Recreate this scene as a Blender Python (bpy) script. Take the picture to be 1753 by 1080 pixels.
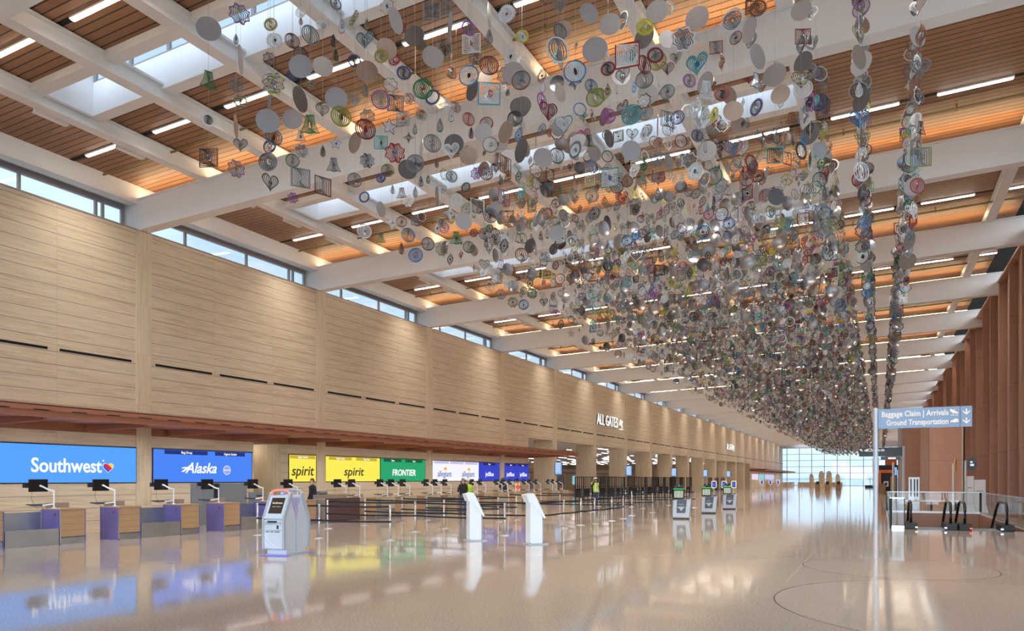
import bpy, bmesh, math, random
import numpy as np
from mathutils import Vector, Matrix
random.seed(7)
for o in list(bpy.data.objects): bpy.data.objects.remove(o)
SC = bpy.context.scene
COL = SC.collection
# ---------------------------------------------------------------- camera
YAW = math.atan(629.5/1258.6)
cam = bpy.data.cameras.new('camera'); cam.sensor_width = 36; cam.lens = 1258.6/1753*36
cam.shift_y = 280/1753; cam.clip_end = 2000
camo = bpy.data.objects.new('camera', cam); COL.objects.link(camo)
camo.location = (0, 0, 1.75); camo.rotation_euler = (math.radians(90), 0, YAW)
SC.camera = camo
# ---------------------------------------------------------------- world
W = bpy.data.worlds.new('sky'); SC.world = W; W.use_nodes = True
nt = W.node_tree; nt.nodes.clear()
tc = nt.nodes.new('ShaderNodeTexCoord'); sx = nt.nodes.new('ShaderNodeSeparateXYZ')
cr = nt.nodes.new('ShaderNodeValToRGB'); bg = nt.nodes.new('ShaderNodeBackground'); wo = nt.nodes.new('ShaderNodeOutputWorld')
nt.links.new(tc.outputs['Generated'], sx.inputs[0]); nt.links.new(sx.outputs['Z'], cr.inputs[0])
nt.links.new(cr.outputs[0], bg.inputs[0]); nt.links.new(bg.outputs[0], wo.inputs[0])
e = cr.color_ramp.elements
e[0].position = 0.0; e[0].color = (.62, .76, .93, 1)
e[1].position = .75; e[1].color = (.58, .79, 1.0, 1)
k = cr.color_ramp.elements.new(.06); k.color = (.66, .85, 1.0, 1)
bg.inputs[1].default_value = 1.15
sun = bpy.data.lights.new('sky_side_light', 'SUN'); sun.energy = 5.0; sun.angle = math.radians(70); sun.color = (.86, .93, 1.0)
suno = bpy.data.objects.new('sun', sun); COL.objects.link(suno); suno.rotation_euler = Vector((-.25, .8, -.42)).to_track_quat('-Z', 'Y').to_euler()
# ---------------------------------------------------------------- view
SC.view_settings.view_transform = 'Standard'; SC.view_settings.look = 'None'
SC.view_settings.gamma = 1; SC.view_settings.use_curve_mapping = False
SC.view_settings.exposure = 0.42
LAMP = 13.0
DOWN = 60.0        # watts of each area lamp added under the ceiling strips
WASH = 22.0        # strength of the wall washers        # strength of the ceiling strips
COVE = 17.0        # strength of the warm uplights on the girders

# ---------------------------------------------------------------- material helpers
class NT:
    def __init__(s, name):
        s.m = bpy.data.materials.new(name); s.m.use_nodes = True
        s.t = s.m.node_tree; s.b = s.t.nodes['Principled BSDF']
        s.out = s.t.nodes['Material Output']
    def n(s, ty, **kw):
        x = s.t.nodes.new(ty)
        for a, b in kw.items(): setattr(x, a, b)
        return x
    def l(s, a, b): s.t.links.new(a, b)
    def math(s, op, a, b=None, c=None):
        x = s.n('ShaderNodeMath', operation=op)
        for i, v in enumerate((a, b, c)):
            if v is None: continue
            if isinstance(v, (int, float)): x.inputs[i].default_value = v
            else: s.l(v, x.inputs[i])
        return x.outputs[0]
    def pos(s):
        g = s.n('ShaderNodeNewGeometry'); x = s.n('ShaderNodeSeparateXYZ'); s.l(g.outputs['Position'], x.inputs[0])
        return x.outputs[0], x.outputs[1], x.outputs[2]
    def comb(s, a, b, c):
        x = s.n('ShaderNodeCombineXYZ')
        for i, v in enumerate((a, b, c)):
            if isinstance(v, (int, float)): x.inputs[i].default_value = v
            else: s.l(v, x.inputs[i])
        return x.outputs[0]
    def noise(s, vec, scale, det=4, rough=.6):
        x = s.n('ShaderNodeTexNoise'); s.l(vec, x.inputs['Vector']); x.inputs['Scale'].default_value = scale
        x.inputs['Detail'].default_value = det; x.inputs['Roughness'].default_value = rough
        return x.outputs[0]
    def white(s, vec):
        x = s.n('ShaderNodeTexWhiteNoise'); s.l(vec, x.inputs['Vector']); return x.outputs['Value']
    def mix(s, f, a, b):
        x = s.n('ShaderNodeMix', data_type='RGBA')
        if isinstance(f, (int, float)): x.inputs[0].default_value = f
        else: s.l(f, x.inputs[0])
        for i, v in ((6, a), (7, b)):
            if isinstance(v, tuple): x.inputs[i].default_value = (*v, 1) if len(v) == 3 else v
            else: s.l(v, x.inputs[i])
        return x.outputs[2]
    def ramp(s, f, stops):
        x = s.n('ShaderNodeValToRGB'); s.l(f, x.inputs[0]); e = x.color_ramp.elements
        e[0].position, e[0].color = stops[0][0], (*stops[0][1], 1)
        e[1].position, e[1].color = stops[-1][0], (*stops[-1][1], 1)
        for p, c in stops[1:-1]: q = e.new(p); q.color = (*c, 1)
        return x.outputs[0]
    def set(s, **kw):
        for a, v in kw.items():
            i = s.b.inputs[a.replace('_', ' ')]
            if hasattr(v, 'node'): s.l(v, i)
            else: i.default_value = (*v, 1) if isinstance(v, tuple) and len(v) == 3 else v
        return s.m
    def bump(s, h, st, dist=.01):
        x = s.n('ShaderNodeBump'); x.inputs['Strength'].default_value = st; x.inputs['Distance'].default_value = dist
        s.l(h, x.inputs['Height']); s.l(x.outputs[0], s.b.inputs['Normal'])
M = {}
def plain(key, col, rough=.5, metal=0.0, var=.06, scale=3.0, **kw):
    t = NT(key)
    tcn = t.n('ShaderNodeTexCoord')
    nz = t.noise(tcn.outputs['Object'], scale, 3)
    a = tuple(max(0, c*(1-var)) for c in col); b = tuple(min(1, c*(1+var)) for c in col)
    t.set(Base_Color=t.mix(nz, a, b), Roughness=rough, Metallic=metal, **kw)
    M[key] = t.m; return t.m
def emit(key, col, st, base=(.05, .05, .05)):
    if key.split('_')[0] in ('led', 'ink', 'screen', 'far', 'sign', 'wait', 'letter'): st *= .74
    t = NT(key); t.set(Base_Color=(.01, .01, .01), Emission_Color=col, Emission_Strength=st, Roughness=.5, Specular_IOR_Level=.15); M[key] = t.m; return t.m

plain('white_steel', (.74, .73, .72), .5, var=.03)
plain('white_wall', (.84, .85, .87), .6, var=.02)
plain('roof_outside', (.6, .6, .6), .8)
plain('dark', (.015, .015, .018), .5)
plain('black_gloss', (.012, .012, .014), .25)
plain('black_belt', (.012, .012, .02), .7)
plain('chrome', (.78, .78, .80), .28, 1.0)
plain('stainless', (.50, .53, .55), .38, 1.0, var=.18, scale=1.5)
plain('kiosk_white', (.86, .90, .94), .35, var=.02)
plain('kiosk_grey', (.42, .46, .52), .35, var=.02)
plain('kiosk_pale', (.60, .66, .74), .4, var=.02)
plain('bio_grey', (.36, .36, .37), .35, .3, var=.03)
plain('bio_panel', (.035, .04, .05), .35)
plain('slot_black', (.004, .004, .004), .9)
plain('purple_resin', (.135, .115, .33), .35, var=.25, scale=2.5)
plain('counter_top', (.33, .27, .22), .4, var=.1)
plain('frame_grey', (.34, .30, .30), .45, .2)
plain('rail_metal', (.62, .62, .64), .35, .8)
plain('sign_blue', (.27, .40, .60), .45, var=.02)
plain('sign_slate', (.10, .15, .20), .45, var=.02)
plain('sign_pole', (.56, .62, .70), .35, .2, var=.02)
plain('brown_panel', (.10, .055, .05), .35)
plain('orange_paint', (.75, .16, .03), .5)
plain('box_brown', (.28, .17, .10), .7)
plain('shop_grey', (.20, .22, .24), .6)
plain('leaf_green', (.04, .12, .05), .6)
plain('art_grey', (.45, .42, .36), .6)
plain('art_yellow', (.75, .45, .08), .5)
plain('joinery_tan', (.46, .36, .24), .6)
plain('skin_tone', (.55, .32, .23), .55); plain('skin_dark', (.16, .09, .06), .55)
plain('hair_brown', (.06, .035, .02), .8); plain('hair_black', (.01, .01, .01), .8); plain('hair_grey', (.35, .30, .27), .8)
plain('jacket_black', (.012, .013, .018), .8); plain('shirt_grey', (.25, .25, .27), .8); plain('jeans', (.07, .12, .25), .85)
plain('trouser_dark', (.02, .02, .03), .85); plain('vest_orange', (.95, .16, .02), .7); plain('vest_yellow', (.55, .85, .05), .7)
plain('reflective', (.85, .88, .85), .5); plain('khaki', (.33, .28, .2), .8); plain('helmet_white', (.85, .84, .8), .35)
plain('shoe', (.03, .03, .03), .6); plain('red_plastic', (.5, .02, .02), .4)
emit('lamp_white', (1.0, .93, .82), LAMP)
emit('wash_white', (1.0, .93, .82), WASH)
emit('cove_warm', (1.0, .72, .40), COVE)
emit('lamp_inner', (1.0, .88, .84), 5)
emit('lamp_canopy', (1, .95, .9), 2.5)
emit('lamp_recess', (1, .88, .7), 12)
emit('led_white', (.93, .93, 1.0), 1.0)
emit('led_white_hot', (1, 1, 1), 1.15)
emit('sign_glow', (1.0, .92, .82), 1.0)
emit('letter_glow', (1.0, .97, .92), 1.15)
emit('led_blue', (.065, .25, 1.0), .95); emit('led_sky', (.09, .37, 1.0), 1.0); emit('led_jet', (.035, .06, .62), .9)
emit('led_yellow', (1.0, .87, .10), .98); emit('led_green', (.015, .42, .17), .9); emit('led_pale', (.86, .84, 1.0), 1.0)
emit('led_navy', (.015, .035, .25), .8); emit('led_ochre', (.72, .52, .04), .8); emit('led_darkgreen', (.003, .12, .05), .8)
emit('led_lilac', (.62, .6, .9), .9); emit('led_deepnavy', (.012, .018, .16), .8)
emit('ink_brown', (.09, .055, .03), .6); emit('ink_blue', (.02, .06, .45), .8); emit('ink_orange', (1.0, .35, .03), 1.0)
emit('ink_red', (.8, .02, .05), .9); emit('ink_gold', (1.0, .62, .08), 1.0); emit('ink_royal', (.03, .08, .75), .9); emit('ink_pale', (.35, .45, .95), .9)
emit('screen_brown', (.045, .03, .02), 1.0); emit('screen_pale', (.55, .65, .5), .9); emit('screen_cyan', (.25, .5, .9), 1.0)
emit('glow_red', (1.0, .22, .2), 1.2); emit('glow_blue', (.1, .2, 1.0), 2.5); emit('glow_green', (.05, .5, .12), 1.0); emit('glow_floor', (.25, .2, 1.0), .6)
emit('wait_blue', (.06, .1, 1.0), 1.2); emit('esc_red', (1, .05, .02), 4); emit('esc_blue', (.4, .5, 1), 5); emit('esc_warm', (1, .9, .7), 1.5)
emit('far_teal', (.25, .62, .68), .9); emit('far_pink', (.9, .72, .85), .9)

# glass: transparent with a fresnel glint
def glass(key, tint=(.93, .97, 1), gl=.12):
    t = NT(key); t.t.nodes.remove(t.b)
    tr = t.n('ShaderNodeBsdfTransparent'); tr.inputs[0].default_value = (*tint, 1)
    g = t.n('ShaderNodeBsdfGlossy'); g.inputs['Roughness'].default_value = .02
    fr = t.n('ShaderNodeFresnel'); fr.inputs[0].default_value = 1.45
    mx = t.n('ShaderNodeMixShader'); t.l(t.math('MINIMUM', fr.outputs[0], gl+.3), mx.inputs[0])
    t.l(tr.outputs[0], mx.inputs[1]); t.l(g.outputs[0], mx.inputs[2]); t.l(mx.outputs[0], t.out.inputs[0]); M[key] = t.m
glass('glass'); glass('glass_green', (.93, .97, .97), -.18)

# wood slat ceiling: boards run across the hall, dark gaps between
t = NT('wood_slats'); x, y, z = t.pos()
PER = .232
fy = t.math('FRACT', t.math('DIVIDE', t.math('ADD', y, 100), PER))
gap = t.math('LESS_THAN', fy, .15)
row = t.math('FLOOR', t.math('DIVIDE', t.math('ADD', y, 100), PER))
seg = t.math('FLOOR', t.math('DIVIDE', t.math('ADD', x, t.math('MULTIPLY', row, .77)), 3.0))
wn = t.white(t.comb(row, seg, 1.0))
gr = t.noise(t.comb(t.math('MULTIPLY', x, .5), t.math('MULTIPLY', y, 14), wn), 3.0, 5)
c1 = t.mix(wn, (.27, .130, .062), (.40, .215, .11)); c2 = t.mix(gr, (.22, .10, .045), c1)
t.set(Base_Color=t.mix(gap, c2, (.012, .009, .007)), Roughness=.5); M['wood_slats'] = t.m

# stone-look wall: .41 m courses, stacked joints at thirds of a bay
def stone(key, vertical=False):
    t = NT(key); x, y, z = t.pos()
    if not vertical:
        H = .412; L = 9.144/3
        zz = t.math('DIVIDE', t.math('ADD', z, .03), H); yy = t.math('DIVIDE', t.math('ADD', y, 100*9.144-17.30), L)
        fz = t.math('FRACT', zz); fyy = t.math('FRACT', yy)
        jl = t.math('LESS_THAN', fz, .04); jv = t.math('LESS_THAN', fyy, .004)
        wn = t.white(t.comb(t.math('FLOOR', zz), t.math('FLOOR', yy), 3.0))
        g = t.noise(t.comb(t.math('MULTIPLY', y, .35), t.math('MULTIPLY', z, 6.0), t.math('MULTIPLY', wn, 9)), 2.2, 7, .66)
        g2 = t.noise(t.comb(t.math('MULTIPLY', y, 1.2), t.math('MULTIPLY', z, 26.0), wn), 2.5, 3, .6)
    else:
        zz = t.math('DIVIDE', t.math('ADD', z, .9), 1.75); fz = t.math('FRACT', zz)
        jl = t.math('LESS_THAN', fz, .006); jv = jl
        wn = t.white(t.comb(t.math('FLOOR', zz), t.math('FLOOR', t.math('DIVIDE', y, 9.144)), 3.0))
        g = t.noise(t.comb(t.math('MULTIPLY', y, 6.0), t.math('MULTIPLY', z, .35), t.math('ADD', t.math('MULTIPLY', wn, 9), t.math('MULTIPLY', x, 6))), 2.2, 7, .66)
        g2 = t.noise(t.comb(t.math('MULTIPLY', y, 26.0), t.math('MULTIPLY', z, 1.2), t.math('MULTIPLY', x, 26)), 2.5, 3, .6)
    a = t.ramp(g, [(.30, (.46, .35, .22)), (.5, (.64, .52, .36)), (.72, (.74, .63, .47))])
    b = t.mix(t.math('MULTIPLY', wn, .45), a, (.68, .57, .42))
    b2 = t.mix(t.math('MULTIPLY', t.math('GREATER_THAN', g2, .62), .10), b, (.27, .19, .125))
    jj = t.math('MAXIMUM', t.math('MULTIPLY', jl, .85 if not vertical else .3), t.math('MULTIPLY', jv, .3))
    t.set(Base_Color=t.mix(jj, b2, (.13, .12, .13)), Roughness=.55); M[key] = t.m
stone('stone_courses'); stone('stone_upright', True)

# terrazzo
t = NT('terrazzo'); x, y, z = t.pos()
P3 = t.comb(x, y, 0.0)
sp = t.noise(P3, 38, 2, .8); big = t.noise(P3, .35, 3)
base = t.mix(big, (.57, .475, .40), (.64, .545, .465))
chips = t.ramp(sp, [(.36, (.20, .15, .12)), (.44, (.55, .46, .385)), (.57, (.60, .51, .43)), (.64, (.85, .79, .72))])
colr = t.mix(.6, base, chips)
def disc(cx, cy, r):
    d = t.math('SQRT', t.math('ADD', t.math('POWER', t.math('SUBTRACT', x, cx), 2), t.math('POWER', t.math('SUBTRACT', y, cy), 2)))
    return t.math('LESS_THAN', d, r), t.math('LESS_THAN', t.math('ABSOLUTE', t.math('SUBTRACT', d, r)), .011)
i1, r1 = disc(1.53, 11.75, 2.94); i2, r2 = disc(.30, 16.35, 1.72); i3, r3 = disc(4.6, 14.5, 1.9)
ins = t.math('MAXIMUM', i1, i2)
colr = t.mix(t.math('MULTIPLY', ins, .22), colr, (.70, .62, .55))
ln = t.math('MAXIMUM', r1, r2)
strip = t.math('MULTIPLY', t.math('LESS_THAN', t.math('ABSOLUTE', t.math('ADD', x, 1.42)), .02), t.math('GREATER_THAN', y, 13.2))
colr = t.mix(t.math('MULTIPLY', strip, .4), colr, (.75, .68, .6))
colr = t.mix(t.math('MULTIPLY', ln, .85), colr, (.06, .05, .05))
t.set(Base_Color=colr, Roughness=.065, Specular_IOR_Level=.55, Coat_Weight=.1, Coat_Roughness=.05)
bn = t.noise(P3, 2.2, 3, .55); t.bump(bn, .10, .02); M['terrazzo'] = t.m

# copper panels
def copper(key, a, b, rough=.42):
    t = NT(key); x, y, z = t.pos()
    n1 = t.noise(t.comb(x, y, t.math('MULTIPLY', z, .5)), 1.1, 4, .6); n2 = t.noise(t.comb(x, y, z), 14, 3, .7)
    jz = t.math('LESS_THAN', t.math('FRACT', t.math('DIVIDE', z, 3.1)), .006)
    c = t.mix(n1, a, b); c = t.mix(t.math('MULTIPLY', n2, .25), c, (a[0]*.6, a[1]*.6, a[2]*.6))
    c = t.mix(t.math('MULTIPLY', jz, .6), c, (.05, .03, .02))
    t.set(Base_Color=c, Roughness=rough, Metallic=.3); M[key] = t.m
copper('copper', (.36, .19, .13), (.48, .265, .185)); copper('copper_bright', (.60, .31, .21), (.78, .46, .34), .38)
copper('copper_canopy', (.37, .15, .085), (.46, .19, .11), .5)
# oak fronts of the desks
t = NT('oak'); x, y, z = t.pos()
g = t.noise(t.comb(t.math('MULTIPLY', x, 2), t.math('MULTIPLY', y, 2), t.math('MULTIPLY', z, 30)), 2, 4)
jl = t.math('LESS_THAN', t.math('FRACT', t.math('DIVIDE', z, .178)), .035)
t.set(Base_Color=t.mix(t.math('MULTIPLY', jl, .8), t.mix(g, (.42, .25, .12), (.54, .35, .19)), (.12, .06, .03)), Roughness=.4); M['oak'] = t.m

# spinner finishes
SPIN = dict(steel=(.30, .32, .34), silver=(.66, .68, .70), dark=(.05, .05, .055), copper=(.45, .34, .28), red=(.45, .03, .03), darkred=(.30, .04, .05),
  brown=(.30, .13, .07), gold=(.50, .42, .08), yellow=(.80, .72, .08), olive=(.33, .38, .06), green=(.03, .26, .10), teal=(.12, .48, .52), blue=(.05, .25, .55),
  navy=(.06, .09, .28), purple=(.42, .14, .45), pink=(.62, .13, .36))
for k_, c_ in SPIN.items():
    plain('spin_'+k_, tuple(q*(.95 if k_ == 'silver' else .62) for q in c_), .36, .5 if k_ in ('steel', 'copper') else .3, var=.14, scale=6)
t = NT('spin_rainbow'); tcn = t.n('ShaderNodeTexCoord'); s_ = t.n('ShaderNodeSeparateXYZ'); t.l(tcn.outputs['Object'], s_.inputs[0])
t.set(Base_Color=t.ramp(t.math('FRACT', t.math('MULTIPLY', t.math('ADD', s_.outputs[2], 50), 2.9)), [(0, (.5, .02, .02)), (.22, (.6, .35, .02)), (.4, (.45, .5, .03)), (.58, (.02, .3, .08)), (.78, (.02, .1, .45)), (1, (.25, .03, .3))]), Roughness=.35, Metallic=.4)
M['spin_rainbow'] = t.m
plain('disc_steel', (.40, .39, .40), .42, .85, var=.10, scale=4); plain('disc_dark', (.16, .155, .16), .36, .9, var=.2, scale=4); plain('disc_copper', (.36, .30, .26), .38, .9, var=.15, scale=4)
plain('wire', (.4, .4, .4), .4, .6)

# ---------------------------------------------------------------- mesh helpers
class MB:
    def __init__(s): s.v = []; s.f = []; s.mi = []; s.mats = []
    def mat(s, m):
        if isinstance(m, str): m = M[m]
        if m not in s.mats: s.mats.append(m)
        return s.mats.index(m)
    def add(s, vs, fs, m, mx=None):
        o = len(s.v); i = s.mat(m)
        for p in vs: s.v.append(tuple(mx @ Vector(p)) if mx else tuple(p))
        for q in fs: s.f.append([a+o for a in q]); s.mi.append(i)
        return s
    def box(s, x0, x1, y0, y1, z0, z1, m='dark', mx=None):
        vs = [(x, y, z) for z in (z0, z1) for y in (y0, y1) for x in (x0, x1)]
        return s.add(vs, [(0, 2, 3, 1), (4, 5, 7, 6), (0, 1, 5, 4), (2, 6, 7, 3), (0, 4, 6, 2), (1, 3, 7, 5)], m, mx)
    def hexa(s, lo, hi, m, mx=None):      # two matching quads
        return s.add(list(lo)+list(hi), [(3, 2, 1, 0), (4, 5, 6, 7), (0, 1, 5, 4), (1, 2, 6, 5), (2, 3, 7, 6), (3, 0, 4, 7)], m, mx)
    def prism(s, poly, a, b, axis, m, mx=None):   # 2D poly extruded a..b along axis
        n = len(poly)
        def P(p, t): return {'x': (t, p[0], p[1]), 'y': (p[0], t, p[1]), 'z': (p[0], p[1], t)}[axis]
        vs = [P(p, a) for p in poly]+[P(p, b) for p in poly]
        fs = [tuple(range(n))[::-1], tuple(range(n, 2*n))]+[(i, (i+1) % n, n+(i+1) % n, n+i) for i in range(n)]
        return s.add(vs, fs, m, mx)
    def tube(s, pts, r, m, n=8, mx=None, closed=False, caps=True):
        pts = [Vector(p) for p in pts]; N = len(pts); vs = []; fs = []
        rr = r if isinstance(r, (list, tuple)) else [r]*N
        for i, p in enumerate(pts):
            if closed: d = pts[(i+1) % N]-pts[i-1]
            else: d = pts[min(i+1, N-1)]-pts[max(i-1, 0)]
            d.normalize(); up = Vector((0, 0, 1)) if abs(d.z) < .95 else Vector((1, 0, 0))
            a = d.cross(up).normalized(); b = d.cross(a)
            for k in range(n):
                q = 2*math.pi*k/n; vs.append(p+(a*math.cos(q)+b*math.sin(q))*rr[i])
        for i in range(N if closed else N-1):
            j = (i+1) % N
            for k in range(n): fs.append((i*n+k, i*n+(k+1) % n, j*n+(k+1) % n, j*n+k))
        if caps and not closed: fs += [tuple(range(n)), tuple((N-1)*n+k for k in range(n))[::-1]]
        return s.add(vs, fs, m, mx)
    def lathe(s, prof, m, n=20, mx=None):
        vs = []; fs = []; N = len(prof)
        for r, z in prof:
            for k in range(n): q = 2*math.pi*k/n; vs.append((r*math.cos(q), r*math.sin(q), z))
        for i in range(N-1):
            for k in range(n): fs.append((i*n+k, i*n+(k+1) % n, (i+1)*n+(k+1) % n, (i+1)*n+k))
        fs += [tuple(range(n))[::-1], tuple((N-1)*n+k for k in range(n))]
        return s.add(vs, fs, m, mx)
    def build(s, name, parent=None, bevel=0, smooth=False):
        me = bpy.data.meshes.new(name); me.from_pydata(s.v, [], s.f)
        for m in s.mats: me.materials.append(m)
        me.polygons.foreach_set('material_index', s.mi)
        if smooth: me.polygons.foreach_set('use_smooth', [True]*len(s.f))
        me.update()
        bm = bmesh.new(); bm.from_mesh(me); bmesh.ops.recalc_face_normals(bm, faces=bm.faces); bm.to_mesh(me); bm.free()
        o = bpy.data.objects.new(name, me); COL.objects.link(o)
        if parent: o.parent = parent
        if bevel:
            b = o.modifiers.new('bevel', 'BEVEL'); b.width = bevel; b.segments = 2; b.limit_method = 'ANGLE'
        return o
def tag(o, label=None, cat=None, group=None, kind=None):
    if label: o['label'] = label
    if cat: o['category'] = cat
    if group: o['group'] = group
    if kind: o['kind'] = kind
    return o
def empty(name, loc, rz, label, cat, group=None):
    o = bpy.data.objects.new(name, None); COL.objects.link(o); o.location = loc; o.rotation_euler = (0, 0, rz)
    o.empty_display_size = .2
    return tag(o, label, cat, group)
def copy_tree(o, parent=None):
    c = o.copy(); COL.objects.link(c)
    if parent: c.parent = parent
    for ch in list(o.children): copy_tree(ch, c)
    return c
def struct(o): o['kind'] = 'structure'; return o
def text(body, size, m, loc, rot, name='lettering', parent=None, align='CENTER', ext=.004, sx=1.0, bold=0.0, shear=0.0, width=None):
    cu = bpy.data.curves.new('t', 'FONT'); cu.body = body; cu.size = size; cu.align_x = align; cu.align_y = 'CENTER'
    cu.extrude = ext; cu.offset = bold; cu.shear = shear; cu.resolution_u = 3
    to = bpy.data.objects.new('t', cu); COL.objects.link(to); bpy.context.view_layer.update()
    me = bpy.data.meshes.new_from_object(to.evaluated_get(bpy.context.evaluated_depsgraph_get()))
    bpy.data.objects.remove(to); bpy.data.curves.remove(cu)
    if width:
        xs = [v.co.x for v in me.vertices]; sx = width/(max(xs)-min(xs))
        if align == 'CENTER':
            mid = (max(xs)+min(xs))/2
            for v in me.vertices: v.co.x -= mid
    for v in me.vertices: v.co.x *= sx
    me.materials.clear(); me.materials.append(M[m])
    o = bpy.data.objects.new(name, me); COL.objects.link(o); o.location = loc; o.rotation_euler = rot
    if parent: o.parent = parent
    return o
ROT_WALL = (math.pi/2, 0, math.pi/2)      # on the left wall, facing the hall
ROT_FRONT = (math.pi/2, 0, 0)             # facing the camera side (-y)
BAY = 9.144; Y1 = 17.28; XW = -23.1; XR = 5.4; YF = 207.0; YB = -22.0
def rise(x): return .027*(x+23.1)
def Yb(k): return Y1+BAY*k
# ================================================================= BUILDING SHELL
HX0, HX1, HY0, HY1 = .42, 4.45, 29.35, 43.5         # escalator well
fl = MB()
for a, b, c, d in ((-64, HX0, YB, 212), (HX1, 15, YB, 212), (HX0, HX1, YB, HY0), (HX0, HX1, HY1, 212)):
    fl.box(a, b, c, d, -.35, 0, 'terrazzo')
struct(fl.build('floor'))
ws = MB()
for z0, z1, m in ((-.9, 0, 'copper'), (-1.35, -.9, 'dark'), (-5.2, -1.35, 'stone_courses')):
    ws.box(HX0-.1, HX0+.02, HY0-.1, HY1+.1, z0, z1-.002, m); ws.box(HX1-.02, HX1+.1, HY0-.1, HY1+.1, z0, z1-.002, m)
    ws.box(HX0, HX1, HY1-.02, HY1+.1, z0, z1-.002, m); ws.box(HX0, HX1, HY0-.1, HY0+.02, z0, z1-.002, m)
struct(ws.build('wall_escalator_well'))
lf = MB(); lf.box(-6, 12, 20, 60, -5.5, -5.2, 'terrazzo'); struct(lf.build('floor_lower'))

def ZT(x): return 11.95+rise(x)
def slab(mb, x0, x1, y0, y1, a, b, m, base=ZT):
    lo = [(x0, y0, base(x0)+a), (x1, y0, base(x1)+a), (x1, y1, base(x1)+a), (x0, y1, base(x0)+a)]
    hi = [(p[0], p[1], p[2]+b-a) for p in lo]
    mb.hexa(lo, hi, m)
WX0, WX1 = -19.62, -1.9
ce = MB(); n_win = [0]
for k in range(-3, 22):
    yb = Yb(k); ya = yb-BAY; w0, w1 = yb-5.45, yb-4.2
    if k == 21: yb = YF+.3
    xe = 14 if yb < 25 else XR+.9
    xs = XR-.35 if yb > 25 else xe
    slab(ce, -24.3, WX0-.05, ya, yb, 0, .1, 'wood_slats')
    slab(ce, WX0-.05, WX1+.05, ya, w0-.33, 0, .1, 'wood_slats'); slab(ce, WX0-.05, WX1+.05, min(w1+.33, yb), yb, 0, .1, 'wood_slats')
    slab(ce, WX1+.05, xs, ya, yb, 0, .1, 'wood_slats')
    if xs < xe: slab(ce, xs, xe, ya, yb, 0.02, .1, 'slot_black')
    for ys in (yb-6.9, yb-2.55): slab(ce, -23.3, xs, ys-.07, ys+.07, -.012, .0, 'slot_black')
struct(ce.build('ceiling'))
# girders across the hall
def ztop(x): return 11.46+rise(x)
for k in range(-3, 21):
    yb = Yb(k); xe = 14 if yb < 24 else XR+.8
    g = MB(); slab(g, -23.85, xe, yb-.21, yb+.21, -1.04, 0, 'white_steel', ztop)
    slab(g, -23.85, xe, yb-.25, yb+.25, 0, .05, 'white_steel', ztop)
    slab(g, -23.9, -23.85, yb-.25, yb+.25, -1.04, .05, 'white_steel', ztop)
    struct(g.build('trim_%d' % (k+4)))
# purlins along the hall
PX = [-19.8, -16.85, -13.9, -10.9, -7.9, -4.9, -1.85, 4.0]
for i, x in enumerate(PX+[7.2, 10.2]):
    y1_ = YF if x < 5 else 24
    p = MB(); slab(p, x-.06, x+.06, -14, y1_, -.46, 0, 'white_steel'); slab(p, x-.17, x+.17, -14, y1_, -.50, -.44, 'white_steel'); slab(p, x-.15, x+.15, -14, y1_, -.10, -.04, 'white_steel')
    slab(p, x-.11, x+.11, -14, y1_, -.47, -.36, 'white_steel')
    struct(p.build('trim_%d' % (i+30)))
p = MB(); slab(p, -23.5, -23.1, -14, YF, -.62, 0, 'white_steel'); struct(p.build('trim_45'))
# roof monitors (light wells) with clerestory glass
wn_ = 0
for k in range(-1, 21):
    yb = Yb(k); w0, w1 = yb-5.45, yb-4.2
    t1 = MB()
    for a, b in ((w0-.34, w0-.01), (w1+.01, w1+.34)): slab(t1, WX0-.3, WX1+.2, a, b, -.2, .12, 'white_steel')
    H1, H2 = .72, 1.75
    slab(t1, WX0, WX1, w1, w1+.08, -.19, H1, 'white_wall'); slab(t1, WX0, WX1, w0-.08, w0, -.19, H1, 'white_wall')
    for xx in (WX0, WX1): slab(t1, xx-.06, xx+.06, w0, w1, -.2, H2, 'white_wall')
    slab(t1, WX0-.1, WX1+.1, w0-.12, w1+.12, H2, H2+.08, 'white_wall')
    wn_ += 1; wo_ = struct(t1.build('window_%d' % wn_))
    fr = MB(); x = WX0+.1
    while x < WX1:
        for y in (w0-.04, w1+.04): slab(fr, x-.05, x+.05, y-.04, y+.04, H1, H2, 'frame_grey')
        x += 1.49
    for y in (w0-.04, w1+.04): slab(fr, WX0, WX1, y-.03, y+.03, H1-.02, H1+.05, 'frame_grey')
    fr.build('window_frame', wo_)
    gl = MB()
    for y in (w0-.04, w1+.04): slab(gl, WX0, WX1, y-.005, y+.005, H1, H2, 'glass')
    gl.build('pane', wo_)
# left clerestory, one window per bay
for k in range(-1, 22):
    ya = Yb(k-1)+.25; yb = min(Yb(k)-.25, YF)
    wn_ += 1; xg = -23.86
    fr = MB()
    fr.box(xg-.05, xg+.05, ya, yb, 10.36, 10.46, 'frame_grey'); fr.box(xg-.06, xg+.06, ya, yb, 11.22, 11.40, 'frame_grey')
    fr.box(xg-.07, xg+.02, ya, yb, 11.40, 12.0, 'white_steel')
    for y in (ya+.04, ya+2.1, ya+5.15, yb-1.0, yb-.75, yb-.04): fr.box(xg-.05, xg+.05, y-.04, y+.04, 10.4, 11.3, 'frame_grey')
    wo_ = struct(fr.build('window_%d' % wn_))
    MB().box(xg-.006, xg+.006, ya, yb, 10.42, 11.25, 'glass').build('pane', wo_)
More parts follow.
